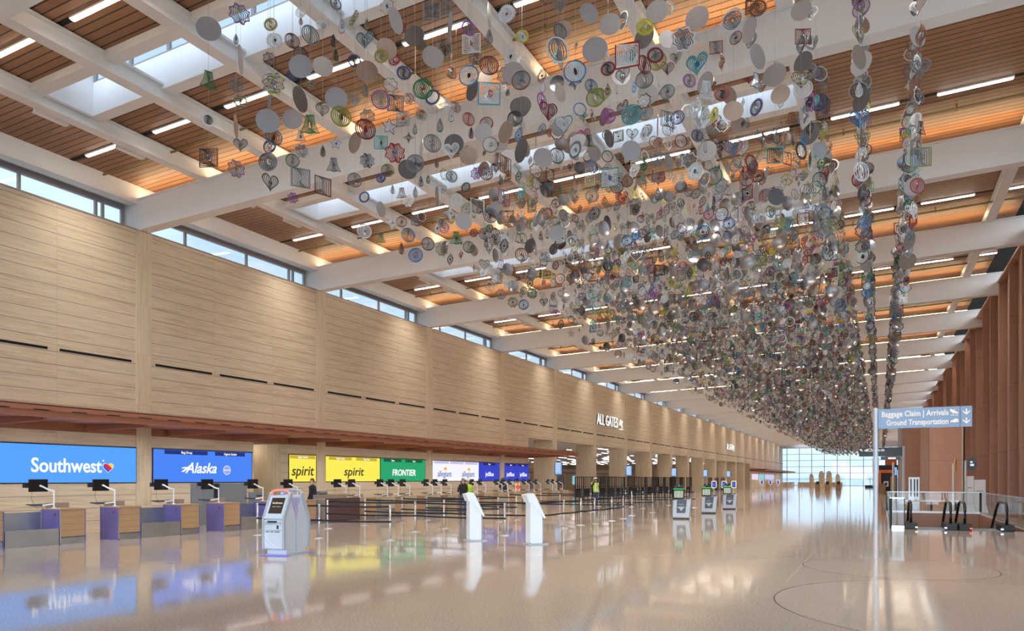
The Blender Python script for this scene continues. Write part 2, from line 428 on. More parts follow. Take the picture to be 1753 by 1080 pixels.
# left wall
wl = MB()
wl.box(-23.5, XW, YB, YF, 4.80, 10.42, 'stone_courses')
wl.box(-24.2, XW+.03, YB, YF, 10.40, 10.44, 'frame_grey'); wl.box(-24.0, -23.5, YB, YF, 9.6, 10.40, 'stone_courses')
RC0, RC1 = 22.35, 24.3
for a, b in ((YB, RC0), (RC1, 48.9), (152.0, YF)): wl.box(-23.5, XW, a, b, 0, 4.80, 'stone_courses')
wl.box(-23.5, XW, RC0, RC1, 3.28, 4.80, 'stone_courses')
# recess behind the desks
wl.box(-26.2, -26.0, RC0-.2, RC1+.2, 0, 3.4, 'stone_courses'); wl.box(-26.0, -23.5, RC0-.2, RC0, 0, 3.4, 'stone_upright'); wl.box(-26.0, -23.5, RC1, RC1+.2, 0, 3.4, 'stone_upright')
wl.box(-26.2, -23.5, RC0-.2, RC1+.2, 3.3, 3.5, 'dark'); wl.box(-25.9, -25.6, RC0+.9, RC0+1.3, 0, 3.3, 'dark')
struct(wl.build('wall_left'))
tag(MB().box(-25.2, -25.0, RC0+.3, RC1-.3, 3.2, 3.28, 'lamp_recess').build('recess_light'), 'warm ceiling strip light inside the wall recess behind the desks', 'ceiling light')
pl = MB()
for k in range(-3, 4): pl.box(XW, XW+.03, Yb(k)-.30, Yb(k)+.30, 0, 10.40, 'stone_upright')
for k in range(4, 15):
    pl.box(XW, XW+.03, Yb(k)-.30, Yb(k)+.30, 4.8, 10.40, 'stone_upright')
    pl.box(-24.75, XW+.03, Yb(k)-.50, Yb(k)+.30, 0, 4.80, 'stone_upright')
for k in range(15, 21): pl.box(XW, XW+.03, Yb(k)-.30, Yb(k)+.30, 0, 10.40, 'stone_upright')
pl.box(-24.75, -23.5, 48.5, 48.9, 0, 4.8, 'stone_upright'); pl.box(-24.75, -23.5, 152, 152.5, 0, 4.8, 'stone_upright')
struct(pl.build('trim_46'))
so = MB()
for k in range(-3, 21):
    for j in range(3):
        a = Yb(k)+.30+.18+j*2.86; so.box(XW, XW+.012, a, a+2.48, 5.78, 5.86, 'slot_black')
struct(so.build('trim_47'))
# the gate hall beyond the openings
gh = MB()
gh.box(-62.2, -62, 46, 156, 0, 5, 'stone_courses'); gh.box(-62, -23.5, 48.4, 48.6, 0, 4.9, 'stone_upright'); gh.box(-62, -23.5, 152.5, 152.7, 0, 4.9, 'stone_upright')
gh.box(-38.2, -38, 60, 110, 0, 3.1, 'joinery_tan'); gh.box(-38.2, -37.9, 60, 110, 2.55, 2.62, 'dark')
struct(gh.build('wall_gate_hall')); c2 = MB(); c2.box(-62, -23.5, 48.4, 152.7, 4.82, 4.95, 'white_wall'); struct(c2.build('ceiling_gate_hall'))
gd = MB()
for i in range(9):
    y = 61+i*5.6; gd.box(-37.99, -37.95, y, y+2.6, 1.0, 2.2, 'far_teal' if i % 3 == 0 else 'shop_grey'); gd.box(-37.99, -37.94, y+2.7, y+2.8, 0, 2.6, 'chrome')
struct(gd.build('window_70'))
# glazed end wall
ew = MB(); xx = XW+.35
wn_ += 1
for i in range(10):
    x = -22.0+3.05*i
    if x < XR: ew.box(x-.07, x+.07, YF-.15, YF+.15, 0, 12.3, 'frame_grey')
for j in range(7): ew.box(XW, XR+1, YF-.08, YF+.08, 1.63*j+.05, 1.63*j+.16, 'frame_grey')
ew.box(XW-.6, XR+1, YF-.3, YF+.3, 9.95, 12.6, 'white_wall')
wo_ = struct(ew.build('window_%d' % wn_)); MB().box(XW, XR+1, YF-.01, YF+.01, 0, 10.4, 'glass').build('pane', wo_)
# copper wall on the right
cw = MB(); CT = 11.72; y = 24.0
cw.box(XR+.34, XR+.6, 24, YF, 0, CT, 'copper'); cw.box(XR-.05, XR+.6, 24, YF, CT-.02, CT+.1, 'copper')
FS = 3.32; n = int((YF-24)/FS)
off = 30.4+.6
ys = [off+FS*(i-2) for i in range(n+2)]
for y in ys:
    if y < 24 or y > YF: continue
    cw.box(XR, XR+.35, y, y+.09, 0, CT, 'copper')
    cw.add([(XR+.02, y+.09, 0), (XR+.34, y+FS, 0), (XR+.34, y+FS, CT), (XR+.02, y+.09, CT)], [(0, 1, 2, 3)], 'copper')
cw.box(XR, 14, 23.9, 24.0, 0, 12.9, 'copper')
struct(cw.build('wall_right'))
bx1 = MB(); bx1.box(3.25, XR, 62, 74, 0, 6.3, 'copper_bright'); bx1.box(3.19, 3.25, 61.95, 74, 0, 6.3, 'copper'); bx1.box(XR-.1, XR-.02, 61.85, 62, 0, 6.3, 'white_steel'); struct(bx1.build('wall_shaft_front'))
bx2 = MB(); bx2.box(1.95, XR, 80, 96, 0, 7.3, 'copper'); bx2.box(1.87, 1.95, 79.9, 96, 0, 7.5, 'frame_grey'); struct(bx2.build('wall_shaft_rear'))
# glazed side and rear of the hall, behind and right of the viewpoint
def glazed(name, axis, c, a, b, H):
    mb = MB(); n = int(abs(b-a)/3.05)
    for i in range(n+1):
        q = a+(b-a)*i/n
        mb.box(*((c-.1, c+.1, q-.06, q+.06) if axis == 'x' else (q-.06, q+.06, c-.1, c+.1)), 0, H, 'frame_grey')
    for j in range(6):
        z = j*H/5; mb.box(*((c-.06, c+.06, a, b) if axis == 'x' else (a, b, c-.06, c+.06)), z-.05, z+.05, 'frame_grey')
    o = struct(mb.build(name)); MB().box(*((c-.01, c+.01, a, b) if axis == 'x' else (a, b, c-.01, c+.01)), 0, H, 'glass').build('pane', o)
glazed('window_80', 'y', YB, -23.5, 14, 11.4); glazed('window_81', 'x', 14, YB, 24, 12.4)
# outside
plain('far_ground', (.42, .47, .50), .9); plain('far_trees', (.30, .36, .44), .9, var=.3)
go = MB(); go.box(-900, 900, 213, 1500, -7, -6.5, 'far_ground'); go.box(-900, -64, -400, 213, -7, -6.5, 'far_ground'); go.box(20, 900, -400, 213, -7, -6.5, 'far_ground'); go.box(-64, 20, -400, -23, -1, -.5, 'far_ground')
struct(go.build('ground_outside'))
rt = random.Random(3); tr = MB(); x = -600; poly = [(-600, -7)]
while x < 500: poly.append((x, rt.uniform(1, 5))); x += rt.uniform(6, 14)
poly.append((x, -7)); tr.prism(poly, 900, 930, 'y', 'far_trees'); struct(tr.build('treeline'))

# ================================================================= LIGHT FIXTURES
gaps = [(-23.1, -19.8)]+list(zip(PX[:-2], PX[1:-1]))+[(-1.85, 1.05), (.9, 3.8)]
ORD = ['first', 'second', 'third', 'fourth', 'fifth', 'sixth', 'seventh', 'eighth', 'ninth', 'tenth', 'eleventh', 'twelfth', 'thirteenth', 'fourteenth', 'fifteenth', 'sixteenth', 'seventeenth', 'eighteenth', 'nineteenth', 'twentieth', 'twenty-first', 'twenty-second', 'twenty-third', 'twenty-fourth', 'twenty-fifth', 'twenty-sixth']
hous = None; LH = .88
def downlight(x, y, z, L, parent=None):      # area lamp added under a strip to brighten the hall, dim from the side
    li = bpy.data.lights.get('added_downlight_%d' % (L*100))
    if not li:
        li = bpy.data.lights.new('added_downlight_%d' % (L*100), 'AREA'); li.shape = 'RECTANGLE'; li.size = 2*L; li.size_y = .085; li.energy = DOWN*L/.88
        li.spread = math.radians(105); li.color = (1.0, .94, .85)
    lo = bpy.data.objects.new('added_downlight', li); COL.objects.link(lo)
    if parent: lo.parent = parent; lo.location = (0, 0, -.04)
    else: lo.location = (x, y, z)
stuff = MB()
for k in range(0, 21):
    for r_, ys in enumerate((Yb(k)-6.9, Yb(k)-2.55)):
        for i, (a, b) in enumerate(gaps+[(4.0, 5.4)]):
            cx = (a+b)/2; L = LH if b-a > 2 else .35
            z = ZT(cx)-.035; tilt = math.atan(.027)
            if k > 6:
                slab(stuff, cx-L, cx+L, ys-.045, ys+.045, -.05, -.01, 'lamp_white')
                if r_: downlight(cx, ys, z-.06, L)
                continue
            o = empty('linear_light', (cx, ys, z), 0, '%s ceiling strip light from the left wall, row %s the %s white girder' % (ORD[i], ['well before', 'just before'][r_], ORD[k]), 'ceiling light', 'strip lights in the wood ceiling')
            o.rotation_euler = (0, -tilt, 0)
            MB().box(-L-.03, L+.03, -.075, .075, -.01, .04, 'white_steel').build('housing', o)
            MB().box(-L, L, -.045, .045, -.035, -.01, 'lamp_white').build('diffuser', o)
            if r_: downlight(cx, ys, z-.045, L, o)
o = stuff.build('linear_light'); tag(o, 'distant rows of warm strip lights between the far girders', 'ceiling light', 'strip lights in the wood ceiling', 'stuff')
for k in range(-1, 21):
    yb = Yb(k); mb = MB(); slab(mb, -23.2, XR-.5, yb-.05, yb+.05, .06, .10, 'cove_warm', ztop)
    tag(mb.build('cove_light'), 'warm uplight strip running along the top of the %s white girder' % (ORD[k] if k >= 0 else 'nearest, overhead'), 'uplight', 'uplights on the girders')
mb_p = None
for k in range(0, 7):
    for r_, dy in enumerate((-8.0, -1.55)):
        mb = MB(); y = Yb(k)+dy
        mb.tube([(-23.0, y, ZT(-23)-.12), (5.0, y, ZT(5)-.12)], .035, 'pipe_brass' if 'pipe_brass' in M else plain('pipe_brass', (.30, .20, .08), .4, .6), 8)
        for x in np.arange(-22, 5, 3): mb.box(x-.02, x+.02, y-.02, y+.02, ZT(x)-.2, ZT(x), M['pipe_brass'])
        tag(mb.build('sprinkler_pipe'), 'thin brass sprinkler pipe under the slats, %s the %s white girder' % (['after the one before', 'just before'][r_], ORD[k]), 'pipe', 'sprinkler pipes')
for k in range(0, 21):
    for j in range(3):
        y = Yb(k)-7.4+j*2.35; x = -20.02; z = ZT(x)-.47
        o = empty('purlin_washer_light', (x, y, z), 0, 'slim white wall-washer box on the first purlin, %s bay %s' % (['near end of', 'middle of', 'far end of'][j], ORD[k]), 'ceiling light', 'slim white box lights on the purlin')
        MB().box(-.10, .02, -.45, .45, -.05, .03, 'white_steel').box(-.16, .02, -.45, .45, -.065, -.05, 'white_steel').build('housing', o); MB().box(-.02, .06, -.12, .12, .03, .12, 'white_steel').build('bracket', o); MB().hexa([(-.105, -.42, -.045), (-.11, -.42, -.045), (-.11, .42, -.045), (-.105, .42, -.045)], [(-.101, -.42, .025), (-.106, -.42, .025), (-.106, .42, .025), (-.101, .42, .025)], 'wash_white').build('lens', o)
# strip lights in the gate hall ceiling
rg = random.Random(5); cnt = 0
for i in range(19):
    x = -25.2-i*1.9
    for j in range(15):
        y = 50+j*6.8+rg.uniform(-2.4, 2.4); L = rg.choice((1.2, 2.0, 2.8))
        mb = MB().box(x-.05, x+.05, y-L/2, y+L/2, 4.77, 4.815, 'lamp_inner')
        tag(mb.build('gate_hall_light'), 'pale dash-like strip light on the low ceiling seen through the wall openings', 'ceiling light', 'staggered strip lights in the gate hall'); cnt += 1
# ================================================================= CANOPY OVER THE DESKS
cl_ = bpy.data.lights.new('canopy_fill_light', 'AREA'); cl_.shape = 'RECTANGLE'; cl_.size = .1; cl_.size_y = 1.8; cl_.energy = 38; cl_.spread = math.radians(130); cl_.color = (1, .95, .9)  # area lamp added below each canopy strip, tilted to brighten the wall
def canopy(y0, y1, label):
    c = empty('copper_canopy', (-21.5, (y0+y1)/2, 3.4), 0, label, 'canopy'); off = Vector((21.5, -(y0+y1)/2, -3.4)); mx = Matrix.Translation(off)
    MB().box(-19.86, -19.8, y0, y1, 3.57, 3.72, 'copper_canopy', mx).box(-19.92, -19.86, y0, y1, 3.40, 3.58, 'copper_canopy', mx).box(-23.0, -19.8, y0, y1, 3.70, 3.74, 'copper_canopy', mx).build('fascia', c); fa = list(c.children)[-1]
    s = MB(); y = y0+.3
    while y < y1-1: s.box(-19.802, -19.79, y, y+.42, 3.575, 3.598, 'slot_black', mx); y += 1.02
    s.build('slots', fa)
    MB().hexa([(-23.06, y0, 3.54), (-19.9, y0, 3.46), (-19.9, y1, 3.46), (-23.06, y1, 3.54)], [(-23.06, y0, 3.58), (-19.9, y0, 3.50), (-19.9, y1, 3.50), (-23.06, y1, 3.58)], 'copper_canopy', mx).build('soffit', c)
    y = y0+.9; n = 0
    while y < y1-.5:
        MB().hexa([(-23.06, y-.05, 3.30), (-20.2, y-.05, 3.34), (-20.2, y+.05, 3.34), (-23.06, y+.05, 3.30)], [(-23.06, y-.05, 3.54), (-20.2, y-.05, 3.46), (-20.2, y+.05, 3.46), (-23.06, y+.05, 3.54)], 'copper_canopy', mx).build('bracket', c)
        y += 3.05
    y = y0+1.1
    while y < y1-3:
        MB().box(-20.36, -20.26, y, y+1.9, 3.445, 3.462, 'lamp_canopy', mx).build('light_strip', c)
        lo = bpy.data.objects.new('canopy_fill_light', cl_); COL.objects.link(lo); lo.parent = c; lo.location = mx @ Vector((-20.31, y+.95, 3.44)); lo.rotation_euler = (0, math.radians(25), 0); y += 3.05
canopy(-4.0, 50.6, 'long copper canopy projecting from the stone wall over the airline desks')
canopy(151.0, 206.0, 'far copper canopy over the last check-in desks near the glazed end')
bd = MB()
for k in range(-2, 4):
    bd.box(XW, XW+.05, Yb(k-1)+.31, min(Yb(k)-.31, 48.9), 3.28, 4.0, 'copper_canopy')
bd.box(XW, XW+.05, Yb(3)+.31, 48.9, 3.28, 4.0, 'copper_canopy'); bd.box(XW, XW+.05, 152, 207, 3.28, 4.0, 'copper_canopy')
struct(bd.build('trim_48'))
# ================================================================= AIRLINE SCREENS
def ydisk(cy, cz, r, m, parent, name='emblem', x=.052, n=28, r0=0.0, sx=1.0, a0=0, a1=2*math.pi):
    mb = MB(); pts = [(cy+sx*r*math.cos(a0+(a1-a0)*i/n), cz+r*math.sin(a0+(a1-a0)*i/n)) for i in range(n+(0 if a1-a0 > 6.28 else 1))]
    if r0:
        N = len(pts); q = [(cy+sx*r0*math.cos(a0+(a1-a0)*i/n), cz+r0*math.sin(a0+(a1-a0)*i/n)) for i in range(N)]
        vs = [(x, p[0], p[1]) for p in pts]+[(x, p[0], p[1]) for p in q]
        mb.add(vs, [(i, (i+1) % N, N+(i+1) % N, N+i) for i in range(N)], m)
    else: mb.prism(pts, x-.004, x, 'x', m)
    return mb.build(name, parent)
def wpoly(poly, m, parent, name='emblem', x=.052): return MB().prism(poly, x-.004, x, 'x', m).build(name, parent)
ZS0, ZS1 = 1.61, 2.85; ZC = (ZS0+ZS1)/2
def screen(y0, y1, led, label, tabs=(), tabm='led_navy', tabtext='sign_glow'):
    yc = (y0+y1)/2; o = empty('airline_screen', (XW, yc, ZC), 0, label, 'screen', 'airline screens over the desks')
    MB().box(0, .03, y0-yc, y1-yc, ZS0-ZC, ZS1-ZC, 'black_gloss').build('frame', o)
    MB().box(.03, .04, y0-yc+.03, y1-yc-.03, ZS0-ZC+.03, ZS1-ZC-.03, led).build('display', o)
    for a, b, s in tabs:
        tb = MB().box(.04, .045, a-yc, b-yc, .43, .58, tabm).build('status_tab', o)
        if s: text(s, .125, tabtext, (.05, (a+b)/2-yc, .50), ROT_WALL, 'tab_text', tb, bold=.002)
    return o, yc
def wtext(o, yc, s, y0, y1, z, size, m, **kw): return text(s, size, m, (.052, (y0+y1)/2-yc, z-ZC), ROT_WALL, 'lettering', o, width=y1-y0, **kw)
o, c = screen(9.6, 17.0, 'led_sky', 'bright sky-blue wall screen with a white airline name and striped heart')
wtext(o, c, 'Southwest', 13.44, 15.70, 2.16, .62, 'led_white_hot', bold=.010)
hp = [(.17*1.05*(16*math.sin(t)**3)/16, .17*(13*math.cos(t)-5*math.cos(2*t)-2*math.cos(3*t)-math.cos(4*t))/16) for t in np.linspace(0, 2*math.pi, 30)[:-1]]
wpoly([(15.93-c+p[0]*1.12, 2.14-ZC+p[1]*1.12) for p in hp], 'led_white', o, x=.050)
wpoly([(15.93-c+p[0], 2.14-ZC+p[1]) for p in hp], 'ink_red', o, x=.053)
def clip(poly, f):
    out = []
    for i in range(len(poly)):
        a, b = poly[i-1], poly[i]; fa, fb = f(a), f(b)
        if fa*fb < 0: t_ = fa/(fa-fb); out.append((a[0]+(b[0]-a[0])*t_, a[1]+(b[1]-a[1])*t_))
        if fb >= 0: out.append(b)
    return out
for f_, m_ in ((lambda p: p[0]+p[1]-.10, 'ink_gold'), (lambda p: -(p[0]+p[1])-.085, 'ink_royal'), ):
    q = clip(hp, f_)
    if len(q) > 2: wpoly([(15.93-c+p[0], 2.14-ZC+p[1]) for p in q], m_, o, x=.056)
ydisk(15.76-c, 2.36-ZC, .03, 'led_white', o)
o, c = screen(17.62, 22.25, 'led_blue', 'royal-blue wall screen with slanted white airline name beside a round emblem', [(18.1, 20.0, 'Bag Drop'), (20.35, 21.85, 'Agent Assist')])
wtext(o, c, 'Alaska', 18.98, 20.42, 2.15, .56, 'led_white_hot', bold=.007, shear=.35)
wpoly([(18.80-c, 2.02-ZC), (18.92-c, 2.02-ZC), (19.28-c, 2.26-ZC), (19.20-c, 2.28-ZC)], 'led_white_hot', o, 'lettering_stroke')
wpoly([(18.82-c, 2.14-ZC), (19.2-c, 2.17-ZC), (19.2-c, 2.21-ZC), (18.86-c, 2.19-ZC)], 'led_white_hot', o, 'lettering_stroke')
ydisk(20.93-c, 2.10-ZC, .185, 'led_white', o, 'emblem', .050); ydisk(20.93-c, 2.10-ZC, .165, 'ink_pale', o, 'emblem', .053)
MB().box(.053, .057, 20.77-c, 21.09-c, 2.085-ZC, 2.115-ZC, 'led_white').build('emblem_band', o)
o, c = screen(24.34, 26.09, 'led_yellow', 'small yellow wall screen left of the stone pilaster, one brown airline name', [(24.40, 26.0, 'Agent Assist')], 'led_ochre', 'led_white')
wtext(o, c, 'spirit', 24.50, 25.92, 2.10, .62, 'ink_brown', bold=.007, shear=.18)
o, c = screen(26.70, 30.90, 'led_yellow', 'wide yellow wall screen right of the stone pilaster, brown airline name', [(26.95, 28.6, 'Agent Assist'), (28.95, 30.6, 'Bag Drop')], 'led_ochre', 'led_white')
wtext(o, c, 'spirit', 28.02, 29.55, 2.10, .58, 'ink_brown', bold=.007, shear=.18)
o, c = screen(30.92, 35.15, 'led_green', 'green wall screen with white capital lettering', [(31.2, 32.8, 'Open'), (33.15, 34.8, 'Open')], 'led_darkgreen')
wtext(o, c, 'FRONTIER', 31.95, 34.12, 2.08, .47, 'led_white_hot', bold=.007, shear=.15)
o, c = screen(35.85, 41.35, 'led_white', 'white wall screen with the same blue name shown twice under orange suns', [(36.0, 37.65, ''), (37.8, 39.4, ''), (39.55, 41.15, '')], 'led_lilac')
for a, b in ((36.4, 37.95), (39.2, 40.75)):
    wtext(o, c, 'allegiant', a, b, 2.05, .50, 'ink_blue', bold=.0)
    ydisk((a*.45+b*.55)-c, 2.28-ZC, .17, 'ink_orange', o, 'sun_emblem', a1=math.pi, n=14); ydisk((a*.45+b*.55)-c, 2.28-ZC, .08, 'ink_gold', o, 'sun_core', .057, a1=math.pi, n=10)
o, c = screen(41.37, 44.25, 'led_jet', 'dark-blue wall screen joined to the white one, single white name', [(41.9, 43.6, 'Open')], 'led_deepnavy')
wtext(o, c, 'jetBlue', 42.2, 43.35, 2.07, .42, 'led_white_hot', bold=.0)
o, c = screen(44.95, 48.85, 'led_jet', 'last dark-blue wall screen beside the first gate opening, white name shown twice', [(45.15, 46.7, 'Open'), (47.05, 48.6, 'Open')], 'led_deepnavy')
for a, b in ((45.25, 46.45), (47.35, 48.5)): wtext(o, c, 'jetBlue', a, b, 2.07, .42, 'led_white_hot', bold=.0)
for a, b, m_, lb in ((154, 163, 'far_pink', 'far pale pink wall screen under the second canopy'), (163.6, 172, 'far_teal', 'far teal wall screen under the second canopy'), (173, 189, 'led_lilac', 'far lilac wall screen nearest the glazed end')):
    screen(a, b, m_, lb)
# ALL GATES lettering
def plane_icon(parent, y, z, s, m='letter_glow'):
    P = lambda L: [(y+s*a, z+s*b) for a, b in L]
    mb = MB()
    for L in ([(-.45, .05), (.38, .36), (.5, .30), (.42, .18), (-.38, -.12), (-.5, -.04)], [(.12, .22), (-.02, .02), (.28, -.34), (.36, -.30)], [(.02, .20), (-.26, .40), (-.18, .46), (.2, .28)], [(-.4, .02), (-.5, .26), (-.42, .26), (-.28, .06)], [(-.5, -.52), (.5, -.52), (.5, -.45), (-.5, -.45)]):
        mb.prism(P(L), 0, .06, 'x', m)
    return mb.build('aircraft_symbol', parent)
for y0, lb in ((63.3, 'large backlit white capital lettering with aircraft symbol, the nearer one on the stone wall'), (126.6, 'same white capital lettering with aircraft symbol far down the stone wall')):
    o = empty('wall_lettering', (XW+.04, y0+3.8, 7.2), 0, lb, 'sign')
    text('ALL GATES', 1.42, 'letter_glow', (.10, -.95, 0), ROT_WALL, 'lettering', o, width=5.9, ext=.02)
    text('ALL GATES', 1.42, 'black_gloss', (.0, -1.03, -.04), ROT_WALL, 'letter_backing', o, width=5.9, ext=.03)
    plane_icon(o, 3.25, 0, 1.05)

# ================================================================= CHECK-IN DESKS
def desk(y, label, side='purple_resin', first=None):
    o = empty('checkin_podium', (-20.02, y+.36, 0), 0, label, 'desk', 'check-in podiums along the stone wall')
    MB().box(-.36, .34, -.33, .33, .16, .90, 'counter_top').build('body', o)
    MB().box(.34, .40, -.33, .33, .20, .93, 'oak').build('front_panel', o)
    for s in (-1, 1): MB().box(-.42, .40, s*.33-.03 if s < 0 else .33, s*.33 if s < 0 else .36, 0.0, .93, side).build('side_panel', o)
    MB().box(-.36, .38, -.33, .33, 0, .16, 'stainless').build('kick_plate', o)
    MB().box(-.40, .42, -.36, .36, .93, .955, 'oak').build('worktop', o)
    MB().box(-.36, -.30, -.28, .34, .955, 1.10, 'counter_top').build('ledge', o)
    MB().box(.395, .405, -.36+.0, -.33, .03, .93, 'chrome').build('edge_trim', o)
    MB().box(.20, .23, -.367, -.36, .78, .83, 'red_plastic').box(.17, .20, -.367, -.36, .76, .82, 'dark').build('button_box', o)
    return o
def workstation(y, label, flip=1, x=-20.2):
    o = empty('workstation_arm', (x, y, .955), 0, label, 'monitor', 'monitors on white arms at the desks')
    MB().lathe([(.06, 0), (.06, .015), (.02, .02), (.02, .50)], 'kiosk_white', 12).build('post', o)
    MB().tube([(0, 0, .47), (-.06, -.10*flip, .50), (-.14, -.24*flip, .60), (-.17, -.28*flip, .62)], .024, 'kiosk_white', 8).build('monitor_arm', o)
    mx = Matrix.Translation((-.20, -.30*flip, .62)) @ Matrix.Rotation(.12*flip, 4, 'Z')
    mo = MB().box(-.02, .015, -.27, .27, -.17, .17, 'black_gloss', mx).build('monitor', o, .004)
    MB().box(-.06, -.0, -.40, -.27, -.06, .06, 'dark', mx).build('card_reader', mo)
    MB().tube([(0, 0, .12), (-.05, -.10*flip, .10), (-.15, -.22*flip, .08)], .02, 'kiosk_white', 8).build('keyboard_arm', o)
    MB().box(-.42, -.14, -.50, .0, .055, .075, 'dark', Matrix.Rotation(.1, 4, 'Y')).build('keyboard_tray', o)
    MB().tube([(-.2, -.45*flip, .55), (-.22, -.47*flip, .3), (-.2, -.4*flip, .05), (-.1, -.35*flip, .0)], .004, 'dark', 5).build('cable', o)
    return o
def well(y0, y1, label):
    o = empty('baggage_scale_well', (-20.0, (y0+y1)/2, 0), 0, label, 'baggage scale', 'stainless baggage wells between podiums'); h = (y1-y0)/2-.005
    MB().box(.32, .38, -h, h, 0, .43, 'stainless').build('front_apron', o)
    MB().box(-.42, .32, -h, h, .30, .36, 'dark').build('scale_bed', o)
    MB().box(-.46, -.42, -h, h, 0, .86, 'stainless').build('back_panel', o)
    MB().box(-.42, .33, -h, h, .36, .375, 'stainless').build('scale_plate', o)
    return o
SCR = [(0, 17.3, 'sky-blue screen'), (17.3, 22.4, 'royal-blue screen'), (22.4, 24.3, 'recess in the wall'), (24.3, 26.3, 'small yellow screen'), (26.3, 30.9, 'wide yellow screen'), (30.9, 35.4, 'green screen'), (35.4, 41.4, 'white screen'), (41.4, 44.5, 'first dark-blue screen'), (44.5, 60, 'last dark-blue screen')]
def where(y): return next(n for a, b, n in SCR if a <= y < b)
def nth(name, y, cnt={}):
    k_ = (name, where(y)); cnt[k_] = cnt.get(k_, 0)+1
    return ORD[cnt[k_]-1]
pods = []
for k in range(-2, 10):
    a, b = 12.18+3.81*k, 13.87+3.81*k
    for y, kind in ((a, 'a'), (b, 'b')):
        if y > 48.2 or 22.2 < y < 24.6: continue
        side = 'purple_resin' if y < 22 else 'joinery_tan'
        desk(y, '%s oak-fronted podium with %s sides from the left in front of the %s' % (nth('p', y), 'purple' if y < 22 else 'tan', where(y)), side)
        workstation(y+(.2 if kind == 'a' else .3), 'black monitor on white arm, %s from the left before the %s' % (nth('m', y), where(y)), 1)
        pods.append(y)
        if y > 25 and kind == 'b': workstation(y-.5, 'black monitor on white arm, %s from the left before the %s' % (nth('m', y-.5), where(y-.5)), 1, -20.3)
    y0, y1_ = b+.735, a+3.81-.015
    if y1_ < 49 and not (21 < y0 < 24.3): well(y0, y1_, 'low stainless baggage well, %s from the left below the %s' % (nth('w', y0), where(y0)))
# resin-fronted counter by the recess and far desks
o = empty('resin_counter', (-19.9, 23.8, 0), 0, 'dark marbled resin counter front with pale top beyond the tall kiosk', 'counter')
MB().box(.25, .30, -1.05, 1.05, 0.05, .98, 'brown_panel').build('front_panel', o); MB().box(-.4, .25, -1.05, 1.05, 0, .95, 'counter_top').build('body', o)
MB().box(-.42, -.36, -1.0, 1.0, .95, 1.12, 'counter_top').build('ledge', o)
struct(MB().box(XW, XW+.04, 19.25, 21.95, 0, 1.58, 'shop_grey').box(XW+.04, XW+.06, 20.3, 20.55, 0, 1.58, 'dark').build('door_1'))
for y, w, lb in ((21.25, .45, 'grey louvred bin standing behind the desks left of the recess'), (24.9, .5, 'grey louvred bin standing behind the desks right of the recess')):
    mb = MB(); mb.box(-22.0, -21.6, y-w/2, y+w/2, 0, 1.22, 'shop_grey')
    for i in range(6): mb.box(-21.6, -21.58, y-w/2+.04, y+w/2-.04, .75+i*.07, .78+i*.07, 'dark')
    tag(mb.build('louvred_bin'), lb, 'bin')
for i in range(12):
    y = 154+i*4; mb = MB().box(-20.4, -19.6, y, y+3.4, 0, .95, 'oak').box(-20.45, -19.55, y-.02, y+3.42, .95, 1.0, 'counter_top')
    tag(mb.build('far_checkin_desk'), 'far oak check-in desk under the second canopy, %s from the near end' % ORD[i], 'desk', 'far check-in desks')

# ================================================================= QUEUE STANCHIONS
CH = [
 [(-17.37, 16.97), (-14.87, 16.95), (-12.52, 17.24)],
 [(-17.41, 20.27), (-13.83, 20.45), (-10.39, 20.27)],
 [(-17.45, 22.44), (-13.90, 22.37), (-10.25, 22.35), (-10.08, 24.28), (-10.12, 26.07), (-10.05, 27.38), (-9.97, 29.22), (-10.11, 31.16)],
 [(-17.27, 24.60), (-13.92, 24.90)],
 [(-17.20, 26.30), (-13.94, 26.60)],
 [(-17.10, 29.90), (-14.00, 28.40)],
 [(-17.00, 33.60), (-13.90, 33.00), (-10.60, 34.00)],
 [(-16.90, 37.40), (-13.80, 37.00), (-10.60, 37.60)],
 [(-16.10, 44.60), (-13.85, 44.40), (-12.60, 42.60), (-10.10, 45.20)],
 [(-15.40, 48.00), (-12.56, 48.45), (-11.95, 51.29)],
]
CHN = ['nearest run beside the tall kiosk', 'second nearest run', 'third run bending away rightwards', 'fourth run', 'fifth run', 'sixth run', 'seventh run by the man in black', 'eighth run', 'ninth run near the yellow vest', 'tenth and farthest run']
def stanchion(x, y, label):
    o = empty('queue_stanchion', (x, y, 0), 0, label, 'stanchion', 'chrome queue posts')
    MB().lathe([(.175, 0), (.175, .012), (.15, .022), (.04, .035), (.03, .04)], 'chrome', 24).build('base', o, smooth=True)
    MB().lathe([(.030, .035), (.030, .93)], 'chrome', 14).build('post', o, smooth=True)
    MB().lathe([(.036, .93), (.036, 1.0), (.03, 1.01)], 'chrome', 14).build('belt_head', o, smooth=True)
    MB().lathe([(.035, .50), (.035, .56)], 'dark', 12).build('lower_belt_clip', o)
    return o
